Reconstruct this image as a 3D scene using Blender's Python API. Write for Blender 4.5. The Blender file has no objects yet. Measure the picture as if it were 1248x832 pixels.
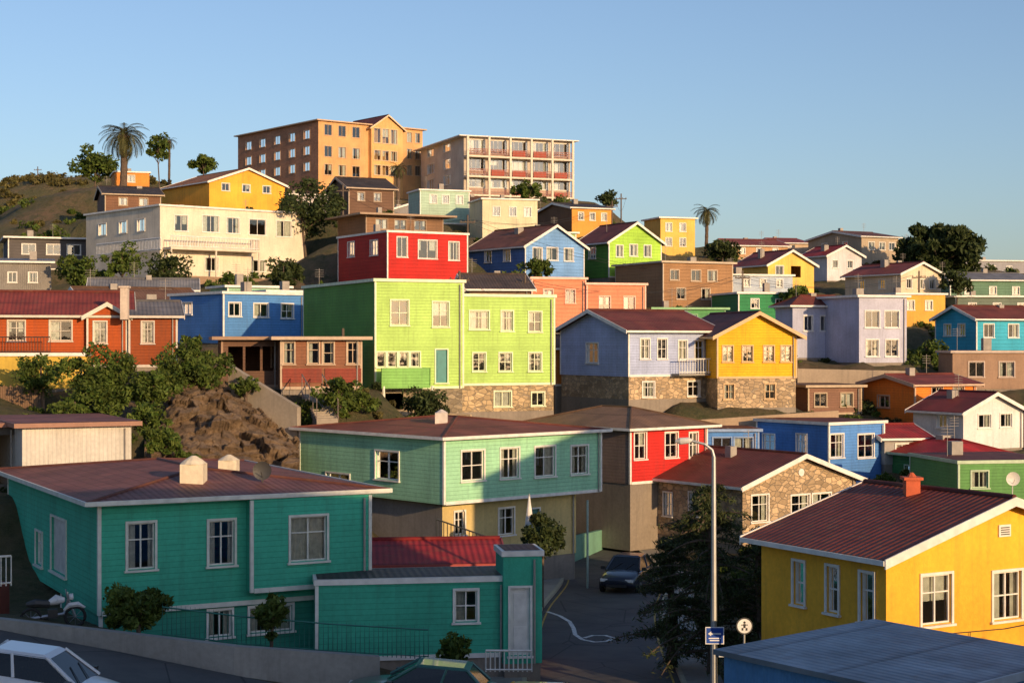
import bpy, math, random
import numpy as np
from mathutils import Vector, Matrix, noise as mnoise
rng=random.Random(7); nr=np.random.RandomState(11)
sc=bpy.context.scene
# ---- camera projection: image pixel coordinates and estimated depths become world positions
F=2000.; CX=624.; CY=416.; CZ=11.
SUN=Vector((.574,-.819,.2126)).normalized()
def P(px,py,D): return Vector(((px-CX)/F*D, D, CZ-(py-CY)/F*D))
def zat(py,D): return CZ-(py-CY)/F*D
# ============ materials
MC={}
def newmat(name):
    m=bpy.data.materials.new(name); m.use_nodes=True
    nt=m.node_tree; return m,nt,nt.nodes['Principled BSDF']
def math_(nt,op,a,b=None,c=None):
    n=nt.nodes.new('ShaderNodeMath'); n.operation=op
    for i,x in enumerate((a,b,c)):
        if x is None: continue
        if isinstance(x,(int,float)): n.inputs[i].default_value=x
        else: nt.links.new(x,n.inputs[i])
    return n.outputs[0]
def mixc(nt,f,a,b,bt='MIX'):
    n=nt.nodes.new('ShaderNodeMix'); n.data_type='RGBA'; n.blend_type=bt
    for s,x in ((n.inputs[0],f),(n.inputs[6],a),(n.inputs[7],b)):
        if isinstance(x,(int,float)): s.default_value=x
        elif isinstance(x,tuple): s.default_value=(x[0],x[1],x[2],1)
        else: nt.links.new(x,s)
    return n.outputs[2]
def noise(nt,vec,scale,detail=4,rough=.55):
    n=nt.nodes.new('ShaderNodeTexNoise'); n.inputs['Scale'].default_value=scale
    n.inputs['Detail'].default_value=detail; n.inputs['Roughness'].default_value=rough
    if vec is not None: nt.links.new(vec,n.inputs['Vector'])
    return n.outputs['Fac']
def mapr(nt,x,a,b,c,d):
    n=nt.nodes.new('ShaderNodeMapRange')
    for i,v in enumerate((a,b,c,d)): n.inputs[i+1].default_value=v
    nt.links.new(x,n.inputs[0]); return n.outputs[0]
def bump(nt,bs,h,dist,strength=1.):
    b=nt.nodes.new('ShaderNodeBump'); b.inputs['Distance'].default_value=dist; b.inputs['Strength'].default_value=strength
    nt.links.new(h,b.inputs['Height']); nt.links.new(b.outputs[0],bs.inputs['Normal'])
def mapping(nt,vec,s):
    n=nt.nodes.new('ShaderNodeMapping'); n.inputs['Scale'].default_value=s; nt.links.new(vec,n.inputs[0]); return n.outputs[0]
def wallmat(col,kind='plaster',far=False):
    key=('w',tuple(round(c,3) for c in col),kind,far)
    if key in MC: return MC[key]
    m,nt,bs=newmat('wall_'+kind); tc=nt.nodes.new('ShaderNodeTexCoord').outputs['Object']
    big=mapr(nt,noise(nt,tc,.45,5),.3,.7,.80,1.12)
    fine=mapr(nt,noise(nt,tc,7,4),.3,.7,.90,1.07)
    streak=mapr(nt,noise(nt,mapping(nt,tc,(2.6,2.6,.22)),1.3,5,.65),.50,.75,0,.42)
    sep=nt.nodes.new('ShaderNodeSeparateXYZ'); nt.links.new(tc,sep.inputs[0])
    base=col
    if kind=='stone':
        v=nt.nodes.new('ShaderNodeTexVoronoi'); v.inputs['Scale'].default_value=2.6
        w=mapping(nt,tc,(1,1,1.7)); nt.links.new(w,v.inputs['Vector'])
        v2=nt.nodes.new('ShaderNodeTexVoronoi'); v2.feature='DISTANCE_TO_EDGE'; v2.inputs['Scale'].default_value=2.6
        nt.links.new(w,v2.inputs['Vector'])
        s2=nt.nodes.new('ShaderNodeSeparateColor'); nt.links.new(v.outputs['Color'],s2.inputs[0])
        base=mixc(nt,s2.outputs[0],tuple(c*.6 for c in col),tuple(min(1,c*1.3) for c in col))
        edge=mapr(nt,v2.outputs['Distance'],0,.07,0,1)
        base=mixc(nt,edge,(.27,.23,.18),base)
        bump(nt,bs,edge,.04,.8)
    elif kind=='brick':
        b=nt.nodes.new('ShaderNodeTexBrick'); b.inputs['Scale'].default_value=1
        b.inputs['Brick Width'].default_value=.5;b.inputs['Row Height'].default_value=.16;b.inputs['Mortar Size'].default_value=.015
        cx=nt.nodes.new('ShaderNodeCombineXYZ'); nt.links.new(math_(nt,'ADD',sep.outputs[0],sep.outputs[1]),cx.inputs[0]); nt.links.new(sep.outputs[2],cx.inputs[1])
        nt.links.new(cx.outputs[0],b.inputs['Vector'])
        b.inputs['Color1'].default_value=(*[c*.85 for c in col],1); b.inputs['Color2'].default_value=(*[c*1.15 for c in col],1)
        b.inputs['Mortar'].default_value=(*[c*.9+.04 for c in col],1)
        base=b.outputs['Color']
    elif kind=='siding':
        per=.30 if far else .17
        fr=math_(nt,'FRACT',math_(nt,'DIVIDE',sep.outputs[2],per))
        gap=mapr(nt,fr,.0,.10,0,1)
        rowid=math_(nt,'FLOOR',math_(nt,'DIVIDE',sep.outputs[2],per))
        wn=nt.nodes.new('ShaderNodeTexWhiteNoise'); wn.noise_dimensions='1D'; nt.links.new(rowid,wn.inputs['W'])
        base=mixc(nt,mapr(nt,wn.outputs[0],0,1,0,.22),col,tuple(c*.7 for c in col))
        base=mixc(nt,gap,tuple(c*.55 for c in col),base)  # shadow of each clapboard gap painted in as a darker line
        bump(nt,bs,math_(nt,'SUBTRACT',1.,fr),.022,.9)
    elif kind=='corr':
        s=math_(nt,'SINE',math_(nt,'MULTIPLY',math_(nt,'ADD',sep.outputs[0],sep.outputs[1]),2*math.pi/.16))
        bump(nt,bs,s,.012,1.)
    else:
        bump(nt,bs,noise(nt,tc,18,5),.012,.6)
    c=mixc(nt,1.,base,big,'MULTIPLY'); c=mixc(nt,1.,c,fine,'MULTIPLY')
    c=mixc(nt,streak,c,tuple(x*.35+.03 for x in col))
    nt.links.new(c,bs.inputs['Base Color']); bs.inputs['Roughness'].default_value=.75
    bs.inputs['Specular IOR Level'].default_value=.25
    MC[key]=m; return m
def roofmat(col,kind='corr'):
    key=('r',tuple(round(c,3) for c in col),kind)
    if key in MC: return MC[key]
    m,nt,bs=newmat('roof_'+kind); t=nt.nodes.new('ShaderNodeTexCoord'); uv=t.outputs['UV']; tc=t.outputs['Object']
    sep=nt.nodes.new('ShaderNodeSeparateXYZ'); nt.links.new(uv,sep.inputs[0])
    s=math_(nt,'SINE',math_(nt,'MULTIPLY',sep.outputs[0],2*math.pi/.22))
    fr=math_(nt,'FRACT',math_(nt,'DIVIDE',sep.outputs[1],.42 if kind=='tile' else 2.1))
    h=math_(nt,'ADD',math_(nt,'MULTIPLY',s,.5),math_(nt,'MULTIPLY',fr,-.8))
    bump(nt,bs,h,.03 if kind=='tile' else .02,1.)
    big=mapr(nt,noise(nt,tc,.6,6,.65),.3,.7,.6,1.3)
    fx=math_(nt,'FLOOR',math_(nt,'DIVIDE',sep.outputs[0],.22 if kind=='tile' else .88)); fy=math_(nt,'FLOOR',math_(nt,'DIVIDE',sep.outputs[1],.42 if kind=='tile' else 2.1))
    cb=nt.nodes.new('ShaderNodeCombineXYZ'); nt.links.new(fx,cb.inputs[0]); nt.links.new(fy,cb.inputs[1])
    wn=nt.nodes.new('ShaderNodeTexWhiteNoise'); wn.noise_dimensions='2D'; nt.links.new(cb.outputs[0],wn.inputs['Vector'])
    c=mixc(nt,mapr(nt,wn.outputs[0],0,1,0,.5),col,tuple(x*.6+.01 for x in col))
    gap=mapr(nt,fr,0,.12,0,1); c=mixc(nt,gap,tuple(x*.5 for x in col),c)
    c=mixc(nt,1.,c,big,'MULTIPLY')
    rust=mapr(nt,noise(nt,mapping(nt,tc,(1.3,1.3,1.3)),1.6,6,.7),.52,.75,0,.6)
    c=mixc(nt,rust,c,(.18,.10,.055) if col[0]>col[2] else (.2,.19,.18))
    nt.links.new(c,bs.inputs['Base Color']); bs.inputs['Roughness'].default_value=.65; bs.inputs['Specular IOR Level'].default_value=.25
    MC[key]=m; return m
def plain(col,rough=.6,metal=0.,name='paint',var=.15,scale=3.):
    key=('p',tuple(round(c,3) for c in col),rough,metal)
    if key in MC: return MC[key]
    m,nt,bs=newmat(name); tc=nt.nodes.new('ShaderNodeTexCoord').outputs['Object']
    v=mapr(nt,noise(nt,tc,scale,5),.3,.7,1-var,1+var)
    nt.links.new(mixc(nt,1.,col,v,'MULTIPLY'),bs.inputs['Base Color'])
    bs.inputs['Roughness'].default_value=rough; bs.inputs['Metallic'].default_value=metal
    MC[key]=m; return m
def glassmat():
    m=bpy.data.materials.new('window_glass'); m.use_nodes=True; nt=m.node_tree; nt.nodes.clear()
    o=nt.nodes.new('ShaderNodeOutputMaterial'); mx=nt.nodes.new('ShaderNodeMixShader')
    tr=nt.nodes.new('ShaderNodeBsdfTransparent'); tr.inputs[0].default_value=(.72,.78,.78,1)
    gl=nt.nodes.new('ShaderNodeBsdfGlossy'); gl.inputs['Roughness'].default_value=.04; gl.inputs[0].default_value=(.9,.9,.9,1)
    fr=nt.nodes.new('ShaderNodeFresnel'); fr.inputs[0].default_value=1.5
    tc=nt.nodes.new('ShaderNodeTexCoord').outputs['Object']
    b=nt.nodes.new('ShaderNodeBump'); b.inputs['Distance'].default_value=.02; b.inputs['Strength'].default_value=.3
    nt.links.new(noise(nt,tc,1.5,2),b.inputs['Height']); nt.links.new(b.outputs[0],gl.inputs['Normal'])
    f=math_(nt,'ADD',math_(nt,'MULTIPLY',fr.outputs[0],1.6),.07)
    nt.links.new(f,mx.inputs[0]); nt.links.new(tr.outputs[0],mx.inputs[1]); nt.links.new(gl.outputs[0],mx.inputs[2]); nt.links.new(mx.outputs[0],o.inputs[0])
    return m
GLASS=glassmat()
def leafmat(a,b,name='foliage'):
    m,nt,bs=newmat(name); g=nt.nodes.new('ShaderNodeNewGeometry'); tc=nt.nodes.new('ShaderNodeTexCoord').outputs['Object']
    c=mixc(nt,g.outputs['Random Per Island'],a,b)
    v=mapr(nt,noise(nt,tc,1.1,3),.35,.65,.55,1.35); c=mixc(nt,1.,c,v,'MULTIPLY')
    nt.links.new(c,bs.inputs['Base Color']); bs.inputs['Roughness'].default_value=.65; bs.inputs['Specular IOR Level'].default_value=.2
    tl=nt.nodes.new('ShaderNodeBsdfTranslucent'); nt.links.new(c,tl.inputs[0]); mx=nt.nodes.new('ShaderNodeMixShader'); mx.inputs[0].default_value=.22
    nt.links.new(bs.outputs[0],mx.inputs[1]); nt.links.new(tl.outputs[0],mx.inputs[2]); nt.links.new(mx.outputs[0],nt.nodes['Material Output'].inputs[0])
    return m
LEAF=leafmat((.045,.085,.014),(.12,.155,.032)); LEAFD=leafmat((.026,.046,.015),(.075,.095,.03)); LEAFO=leafmat((.085,.082,.025),(.15,.125,.045))
PALM=leafmat((.05,.065,.022),(.13,.12,.05)); LEAFC=leafmat((.030,.050,.02),(.085,.10,.036))
BARK=plain((.10,.07,.05),.9,name='bark',var=.4,scale=8)
CONC=wallmat((.30,.28,.25)); CURT=plain((.68,.63,.55),.9,name='curtain',var=.2,scale=5)
WHITE=(.74,.71,.66)
# ============ mesh builder
class MB:
    def __init__(s): s.v=[];s.f=[];s.uv=[]
    def face(s,pts,uv=None):
        n=len(s.v); s.v+= [tuple(p) for p in pts]; s.f.append(tuple(range(n,n+len(pts)))); s.uv+= (uv if uv else [(0,0)]*len(pts))
    def hexa(s,p):
        for q in ((0,3,2,1),(4,5,6,7),(0,1,5,4),(1,2,6,5),(2,3,7,6),(3,0,4,7)): s.face([p[i] for i in q])
    def box(s,x0,x1,y0,y1,z0,z1):
        s.hexa([(x0,y0,z0),(x1,y0,z0),(x1,y1,z0),(x0,y1,z0),(x0,y0,z1),(x1,y0,z1),(x1,y1,z1),(x0,y1,z1)])
    def ob(s,O,U,N,u0,u1,z0,z1,n0,n1):
        def q(u,n,z): return (O[0]+U[0]*u+N[0]*n, O[1]+U[1]*u+N[1]*n, z)
        s.hexa([q(u0,n1,z0),q(u1,n1,z0),q(u1,n0,z0),q(u0,n0,z0),q(u0,n1,z1),q(u1,n1,z1),q(u1,n0,z1),q(u0,n0,z1)])
    def slab(s,p,t):
        p=[Vector(q) for q in p]; top=[q+Vector((0,0,t)) for q in p]
        L=(p[1]-p[0]).length; W=(p[3]-p[0]).length
        s.face(top,[(0,0),(L,0),(L,W),(0,W)])
        s.face([p[3],p[2],p[1],p[0]])
        for i in range(4):
            j=(i+1)%4; s.face([p[i],p[j],top[j],top[i]])
    def tube(s,pts,rad,n=8,cap=True):
        pts=[Vector(p) for p in pts]; rings=[]
        for i,p in enumerate(pts):
            d=(pts[min(i+1,len(pts)-1)]-pts[max(i-1,0)]).normalized()
            a=d.cross(Vector((0,0,1)) if abs(d.z)<.9 else Vector((1,0,0))).normalized(); b=d.cross(a)
            r=rad[i] if isinstance(rad,(list,tuple)) else rad
            rings.append([p+a*r*math.cos(2*math.pi*k/n)+b*r*math.sin(2*math.pi*k/n) for k in range(n)])
        for i in range(len(rings)-1):
            for k in range(n):
                s.face([rings[i][k],rings[i][(k+1)%n],rings[i+1][(k+1)%n],rings[i+1][k]])
        if cap: s.face(rings[0][::-1]); s.face(rings[-1])
    def obj(s,name,mat,parent=None,smooth=False):
        me=bpy.data.meshes.new(name); me.from_pydata(s.v,[],s.f)
        if any(u!=(0,0) for u in s.uv):
            l=me.uv_layers.new(name='UVMap'); l.data.foreach_set('uv',[c for u in s.uv for c in u])
        me.materials.append(mat)
        if smooth: me.polygons.foreach_set('use_smooth',[True]*len(me.polygons))
        o=bpy.data.objects.new(name,me); sc.collection.objects.link(o)
        if parent: o.parent=parent
        return o
def empty(name,loc=(0,0,0),rz=0.):
    e=bpy.data.objects.new(name,None); e.location=loc; e.rotation_euler=(0,0,rz); e.empty_display_size=.5; sc.collection.objects.link(e); return e
CTRL=[]; FOOT=[]; HS=[]
def wall_face(W,T,G,Cu,Dr,O,U,N,L,z0,z1,rects,det,mull=True):
    rs=[]
    for r in rects:
        u0,u1,v0,v1=max(r[0],.12),min(r[1],L-.12),max(r[2],z0+.05),min(r[3],z1-.12)
        if u1-u0<.2 or v1-v0<.2: continue
        if any(u0<q[1]+.1 and u1>q[0]-.1 and v0<q[3]+.1 and v1>q[2]-.1 for q in rs): continue
        rs.append((u0,u1,v0,v1,r[4]))
    us=sorted({0,L}|{r[0] for r in rs}|{r[1] for r in rs}); vs=sorted({z0,z1}|{r[2] for r in rs}|{r[3] for r in rs})
    def q(u,z,n=0.): return (O[0]+U[0]*u+N[0]*n,O[1]+U[1]*u+N[1]*n,z)
    for i in range(len(us)-1):
        for j in range(len(vs)-1):
            cu=(us[i]+us[i+1])/2; cv=(vs[j]+vs[j+1])/2
            if any(r[0]<cu<r[1] and r[2]<cv<r[3] for r in rs): continue
            W.face([q(us[i],vs[j]),q(us[i+1],vs[j]),q(us[i+1],vs[j+1]),q(us[i],vs[j+1])])
    for (u0,u1,v0,v1,k) in rs:
        d=-.14
        for a,b in (((u0,v0),(u1,v0)),((u1,v0),(u1,v1)),((u1,v1),(u0,v1)),((u0,v1),(u0,v0))):
            W.face([q(*a),q(*b),q(*b,d),q(*a,d)])
        if k=='o': continue
        c=.07
        T.ob(O,U,N,u0-c,u0,v0-.02,v1+c,.002,.045); T.ob(O,U,N,u1,u1+c,v0-.02,v1+c,.002,.045)
        T.ob(O,U,N,u0,u1,v1,v1+c,.002,.045); T.ob(O,U,N,u0-c-.04,u1+c+.04,v0-.08,v0-.021,.002,.10)
        if k=='d':
            Dr.ob(O,U,N,u0,u1,v0,v1,-.12,-.07)
            um=(u0+u1)/2; w=(u1-u0)*.32; hh=v1-v0
            for a,b in ((.08,.42),(.52,.92)): Dr.ob(O,U,N,um-w,um+w,v0+hh*a,v0+hh*b,-.07,-.05)
            continue
        s=.045
        T.ob(O,U,N,u0,u0+s,v0,v1,-.12,-.06); T.ob(O,U,N,u1-s,u1,v0,v1,-.12,-.06)
        T.ob(O,U,N,u0+s,u1-s,v0,v0+s,-.12,-.06); T.ob(O,U,N,u0+s,u1-s,v1-s,v1,-.12,-.06)
        w=u1-u0; hh=v1-v0
        nm=max(1,int(round(w/.75)))
        if mull:
            for i in range(1,nm+(1 if nm==1 and w>.55 else 0)):
                um=u0+w*i/(nm if nm>1 else 2); T.ob(O,U,N,um-.022,um+.022,v0+s,v1-s,-.118,-.062)
            if det and hh>.9: 
                zt=v0+hh*(.64 if rng.random()<.6 else .5); T.ob(O,U,N,u0+s,u1-s,zt-.018,zt+.018,-.115,-.065)
        G.face([q(u0,v0,-.10),q(u1,v0,-.10),q(u1,v1,-.10),q(u0,v1,-.10)])
        x=rng.random()
        if x<.48: cs=[(0,rng.uniform(.18,.42)),(1-rng.uniform(.18,.42),1)]
        elif x<.60: cs=[(0,1)]
        elif x<.72: cs=[(0,.45)]
        else: cs=[]
        bot=0. if rng.random()<.8 else .45
        for a,b in cs:
            n=max(4,int((b-a)*w/.09)) if det else 3
            for i in range(n):
                ua=u0+w*(a+(b-a)*i/n); ub=u0+w*(a+(b-a)*(i+1)/n); da=-.19-(.03 if i%2 else 0); db=-.19-(.03 if (i+1)%2 else 0)
                Cu.face([q(ua,v0+hh*bot,da),q(ub,v0+hh*bot,db),q(ub,v1,db),q(ua,v1,da)])
def H(name,xl,xc,xr,D,th,ye,yb,col,wk='plaster',roof='flat',rc=(.17,.045,.035),rise=1.2,o=.35,wins=(),trim=WHITE,a=None,b=None,par=None,lower=None,colL=None,wkL=None,C=None,ze=None,zb=None,door=(.05,.16,.14),rk='corr',mull=True,clut=True,ctrl=True,found=True,foundc=None,autow=False):
    th=math.radians(th); 
    if C is None: C=((xc-CX)/F*D,D)
    D0=C[1]
    if ze is None: ze=zat(ye,D0)
    if zb is None: zb=zat(yb,D0)
    dR=(math.cos(th),math.sin(th)); dL=(-math.sin(th),math.cos(th))
    def sol(d,px): u=(px-CX)/F; return (u*C[1]-C[0])/(d[0]-u*d[1])
    if a is None: a=min(max(sol(dR,xr),1.2),30)
    if b is None:
        b=7. if xl is None else sol(dL,xl)
        if not (2.<b<26): print('NOTE b',name,b); b=9.
    far=D0>118; det=D0<112
    if par is None:
        e=empty(name,(C[0],C[1],0),th); h={'e':e,'n':0}
    else: h=dict(par); e=h['e']
    M=Matrix.Translation((C[0],C[1],0))@Matrix.Rotation(th,4,'Z')
    h.update(C=C,th=th,a=a,b=b,ze=ze,zb=zb,dR=dR,dL=dL,M=M,D=D0)
    E=h['e'] if par is None else par['e']
    loc=Matrix.Identity(4) if par is None else par['M0'].inverted()@M
    if par is None: h['M0']=M
    def emit(mb,nm,mat):
        if mb.f:
            ob=mb.obj(nm,mat,E); ob.matrix_local=loc
    def rects(ws,face,z0,z1):
        R=[]
        for w in ws:
            if w[0]!=face: continue
            xs=w[1] if isinstance(w[1],(list,tuple)) else [w[1]]
            d=dR if face=='R' else dL
            sm=sol(d,sum(xs)/len(xs)); Ym=C[1]+sm*d[1]
            za=zat(w[2]+w[4]/2,Ym); zc=zat(w[2]-w[4]/2,Ym)
            for x in xs:
                s0=sol(d,x-w[3]/2); s1=sol(d,x+w[3]/2)
                if s0>s1: s0,s1=s1,s0
                R.append((s0,s1,za,zc,w[5] if len(w)>5 else 'w'))
        return R
    T=MB();G=MB();Cu=MB();Dr=MB()
    def block(nm,z0,z1,ws,ins):
        W=MB(); WL=MB()
        x0,x1,y0,y1=ins,a-ins,ins,b-ins
        hh=z1-z0
        def auto(L):
            n=int(L/2.4); k=max(1,int(round(hh/3.)))
            return [(L*(i+.5)/n-.45,L*(i+.5)/n+.45,z0+hh/k*j+.95,z0+hh/k*j+2.15,'w') for i in range(n) for j in range(k)] if n and hh>2.2 else []
        wall_face(W,T,G,Cu,Dr,(x0,y0),(1,0),(0,-1),x1-x0,z0,z1,auto(x1-x0) if autow else rects(ws,'R',z0,z1),det,mull)
        wall_face(WL,T,G,Cu,Dr,(x0,y0),(0,1),(-1,0),y1-y0,z0,z1,auto(y1-y0) if autow else rects(ws,'L',z0,z1),det,mull)
        wall_face(W,T,G,Cu,Dr,(x1,y0),(0,1),(1,0),y1-y0,z0,z1,auto(y1-y0) if D0<150 else [],False,mull)
        wall_face(W,T,G,Cu,Dr,(x0,y1),(1,0),(0,1),x1-x0,z0,z1,[],False,mull)
        W.face([(x0,y0,z0+.01),(x1,y0,z0+.01),(x1,y1,z0+.01),(x0,y1,z0+.01)])
        return W,WL
    W,WL=block('walls',zb,ze,wins,0.)
    if wk=='siding':
        for (x,y) in ((0,0),(a,0),(0,b)):
            sx=-1 if x==0 else 1; sy=-1 if y==0 else 1
            T.box(min(x+sx*.025,x-sx*.08),max(x+sx*.025,x-sx*.08),min(y+sy*.025,y-sy*.08),max(y+sy*.025,y-sy*.08),zb,ze-.02)
        T.ob((0,0),(1,0),(0,-1),.1,a-.1,zb-.02,zb+.12,.003,.03)
    Rf=MB()
    if roof=='flat':
        T.box(-o,a+o,-o,b+o,ze,ze+.17); Rf.face([(-o+.1,-o+.1,ze+.18),(a+o-.1,-o+.1,ze+.18),(a+o-.1,b+o-.1,ze+.18),(-o+.1,b+o-.1,ze+.18)],[(0,0),(a,0),(a,b),(0,b)])
    elif roof=='shed':
        p=[(-o,-o,ze),(a+o,-o,ze),(a+o,b+o,ze+rise),(-o,b+o,ze+rise)]; Rf.slab(p,.1)
        W.face([(0,0,ze),(0,b,ze),(0,b,ze+rise)]); W.face([(a,0,ze),(a,b,ze),(a,b,ze+rise)]); W.face([(0,b,ze),(a,b,ze),(a,b,ze+rise),(0,b,ze+rise)])
        T.box(-o,a+o,-o-.05,-o-.003,ze-.06,ze+.1)
    elif roof in('gR','gL'):
        sw=(roof=='gL'); A,B=(b,a) if sw else (a,b)
        f=(lambda x,y,z:(y,x,z)) if sw else (lambda x,y,z:(x,y,z))
        s=rise/(A/2); t=.09; zo=ze-o*s+.02; zr=ze+rise+.02
        Rf.slab([f(-o,-o,zo),f(-o,B+o,zo),f(A/2,B+o,zr),f(A/2,-o,zr)],t)
        Rf.slab([f(A+o,B+o,zo),f(A+o,-o,zo),f(A/2,-o,zr),f(A/2,B+o,zr)],t)
        for yy in (-o-.05,B+o+.003):
            for xa,xb in ((-o-.03,A/2),(A/2,A+o+.03)):
                za=zo if xa<0 else zr; zc=zr if xa<0 else zo
                T.hexa([f(xa,yy,za-.13),f(xb,yy,zc-.13),f(xb,yy+.047,zc-.13),f(xa,yy+.047,za-.13),f(xa,yy,za+t+.025),f(xb,yy,zc+t+.025),f(xb,yy+.047,zc+t+.025),f(xa,yy+.047,za+t+.025)])
        for xx in (-o-.06,A+o+.003):
            p=[f(xx,-o,zo-.05),f(xx+.057,-o,zo-.05),f(xx+.057,B+o,zo-.05),f(xx,B+o,zo-.05)]
            T.hexa(p+[(q[0],q[1],q[2]+.13) for q in p])
        Rf.tube([f(A/2,-o+.02,zr+t+.0),f(A/2,B+o-.02,zr+t+.0)],.09,8)
        for yy in (0,B):
            (WL if (sw and yy==0) else W).face([f(0,yy,ze),f(A,yy,ze),f(A/2,yy,ze+rise)])
    elif roof=='hip':
        x0,x1,y0,y1=-o,a+o,-o,b+o; m=min(x1-x0,y1-y0)/2; zr=ze+rise
        if (x1-x0)>=(y1-y0): r0=(x0+m,(y0+y1)/2); r1=(x1-m,(y0+y1)/2)
        else: r0=((x0+x1)/2,y0+m); r1=((x0+x1)/2,y1-m)
        z=ze+.03; R0=(*r0,zr); R1=(*r1,zr)
        sl=math.hypot(m,rise)
        if (x1-x0)>=(y1-y0):
            Rf.face([(x0,y0,z),(x1,y0,z),R1,R0],[(0,0),(x1-x0,0),(x1-x0-m,sl),(m,sl)])
            Rf.face([(x1,y1,z),(x0,y1,z),R0,R1],[(0,0),(x1-x0,0),(x1-x0-m,sl),(m,sl)])
            Rf.face([(x0,y1,z),(x0,y0,z),R0],[(0,0),(2*m,0),(m,sl)]); Rf.face([(x1,y0,z),(x1,y1,z),R1],[(0,0),(2*m,0),(m,sl)])
            cr=[(x0,y0,R0),(x0,y1,R0),(x1,y0,R1),(x1,y1,R1)]
        else:
            Rf.face([(x0,y1,z),(x0,y0,z),R0,R1],[(0,0),(y1-y0,0),(y1-y0-m,sl),(m,sl)])
            Rf.face([(x1,y0,z),(x1,y1,z),R1,R0],[(0,0),(y1-y0,0),(y1-y0-m,sl),(m,sl)])
            Rf.face([(x0,y0,z),(x1,y0,z),R0],[(0,0),(2*m,0),(m,sl)]); Rf.face([(x1,y1,z),(x0,y1,z),R1],[(0,0),(2*m,0),(m,sl)])
            cr=[(x0,y0,R0),(x1,y0,R0),(x0,y1,R1),(x1,y1,R1)]
        for cx,cy,RR in cr: Rf.tube([(cx,cy,z+.01),(RR[0],RR[1],RR[2]+.01)],.06,6)
        Rf.tube([R0,R1],.07,6)
        T.box(x0,x1,y0,y1,ze-.08,ze+.02)
        T.box(x0-.07,x0-.003,y0-.07,y1+.07,ze-.06,ze+.07); T.box(x1+.003,x1+.07,y0-.07,y1+.07,ze-.06,ze+.07)
        T.box(x0,x1,y0-.07,y0-.003,ze-.06,ze+.07)
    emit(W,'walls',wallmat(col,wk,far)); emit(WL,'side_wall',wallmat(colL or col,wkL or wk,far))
    emit(Rf,'roof',roofmat(rc,rk))
    zbot=zb
    if lower:
        zl=zat(lower[0],D0); W2,WL2=block('lower',zl,zb,lower[3],.05)
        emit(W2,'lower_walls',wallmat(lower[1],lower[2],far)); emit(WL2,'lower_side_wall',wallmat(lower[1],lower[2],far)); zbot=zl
    if found:
        Fd=MB(); Fd.box(.04,a-.04,.04,b-.04,zbot-(3.5 if D0>60 else 1.5),zbot-.003)
        emit(Fd,'foundation',wallmat(foundc or (.26,.22,.18),'plaster',far))
    Pp=MB()
    if D0<130: Pp.tube([(a-.25,-.08,zb),(a-.25,-.08,ze-.1)],.035,6)
    if clut and rng.random()<.8:
        x=rng.uniform(.25,.75)*a; y=rng.uniform(.4,.7)*b; zz=ze+(.18 if roof=='flat' else rise*.6)
        w=rng.uniform(.2,.32); Pp.box(x-w,x+w,y-w,y+w,zz-.3,zz+rng.uniform(.5,.95))
        x2=rng.uniform(.1,.9)*a; Pp.tube([(x2,b*.5,zz-.2),(x2,b*.5,zz+1.7)],.018,5)
        for k in range(4): Pp.tube([(x2-.35,b*.5,zz+1.1+k*.16),(x2+.35,b*.5,zz+1.1+k*.16)],.01,4)
    emit(Pp,'chimney_and_aerial',plain((.32,.29,.26),.8,name='weathered'))
    emit(T,'trim_and_frames',plain(trim,.55,name='trim_paint',var=.14)); emit(G,'window_glass',GLASS); emit(Cu,'curtains',CURT); emit(Dr,'door',plain(door,.5))
    FOOT.append((C,th,a,b))
    if ctrl:
        for x,y in ((0,0),(a,0),(0,b),(a,b),(a/2,b/2),(a/2,-.6)):
            CTRL.append((C[0]+dR[0]*x+dL[0]*y,C[1]+dR[1]*x+dL[1]*y,zbot-.15))
    h['sol']=sol; HS.append(h); return h
def along(h,px,out=0.):
    s=h['sol'](h['dR'],px); return (h['C'][0]+h['dR'][0]*s-h['dL'][0]*out, h['C'][1]+h['dR'][1]*s-h['dL'][1]*out)
def extra(h,mb,name,mat,smooth=False):
    o=mb.obj(name,mat,h['e'],smooth); o.matrix_local=h['M0'].inverted(); return o
def rail(mb,p0,p1,hgt,sp=.15,r=.015,mid=False):
    p0=Vector(p0);p1=Vector(p1);L=(p1-p0).length;n=max(1,int(L/sp)); up=Vector((0,0,hgt))
    mb.tube([p0+up,p1+up],r*1.7,5); mb.tube([p0+up*.1,p1+up*.1],r*1.3,5)
    for i in range(n+1):
        q=p0.lerp(p1,i/n); mb.tube([q,q+up*(1.0 if not mid else 1.12)],[r,r*.9 if not mid else .004],4)
def prism(mb,pts,z0,z1): mb.hexa([(p[0],p[1],z0) for p in pts]+[(p[0],p[1],z1) for p in pts])
def lerp2(a,b,t): return (a[0]+(b[0]-a[0])*t,a[1]+(b[1]-a[1])*t)
# ================= PALETTE
MAR=(.19,.05,.036); REDR=(.38,.035,.03); BRN=(.19,.10,.06); DK=(.06,.05,.045); GRY=(.22,.22,.23)
CREAM=(.74,.65,.52); TEAL=(.055,.42,.28); MINT=(.33,.64,.41); LIME=(.45,.68,.17); YEL=(.88,.45,.04); PERI=(.42,.49,.72)
STONE=(.50,.36,.22); SALM=(.76,.27,.15); ORG=(.80,.22,.03); RED=(.55,.025,.02)
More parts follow.
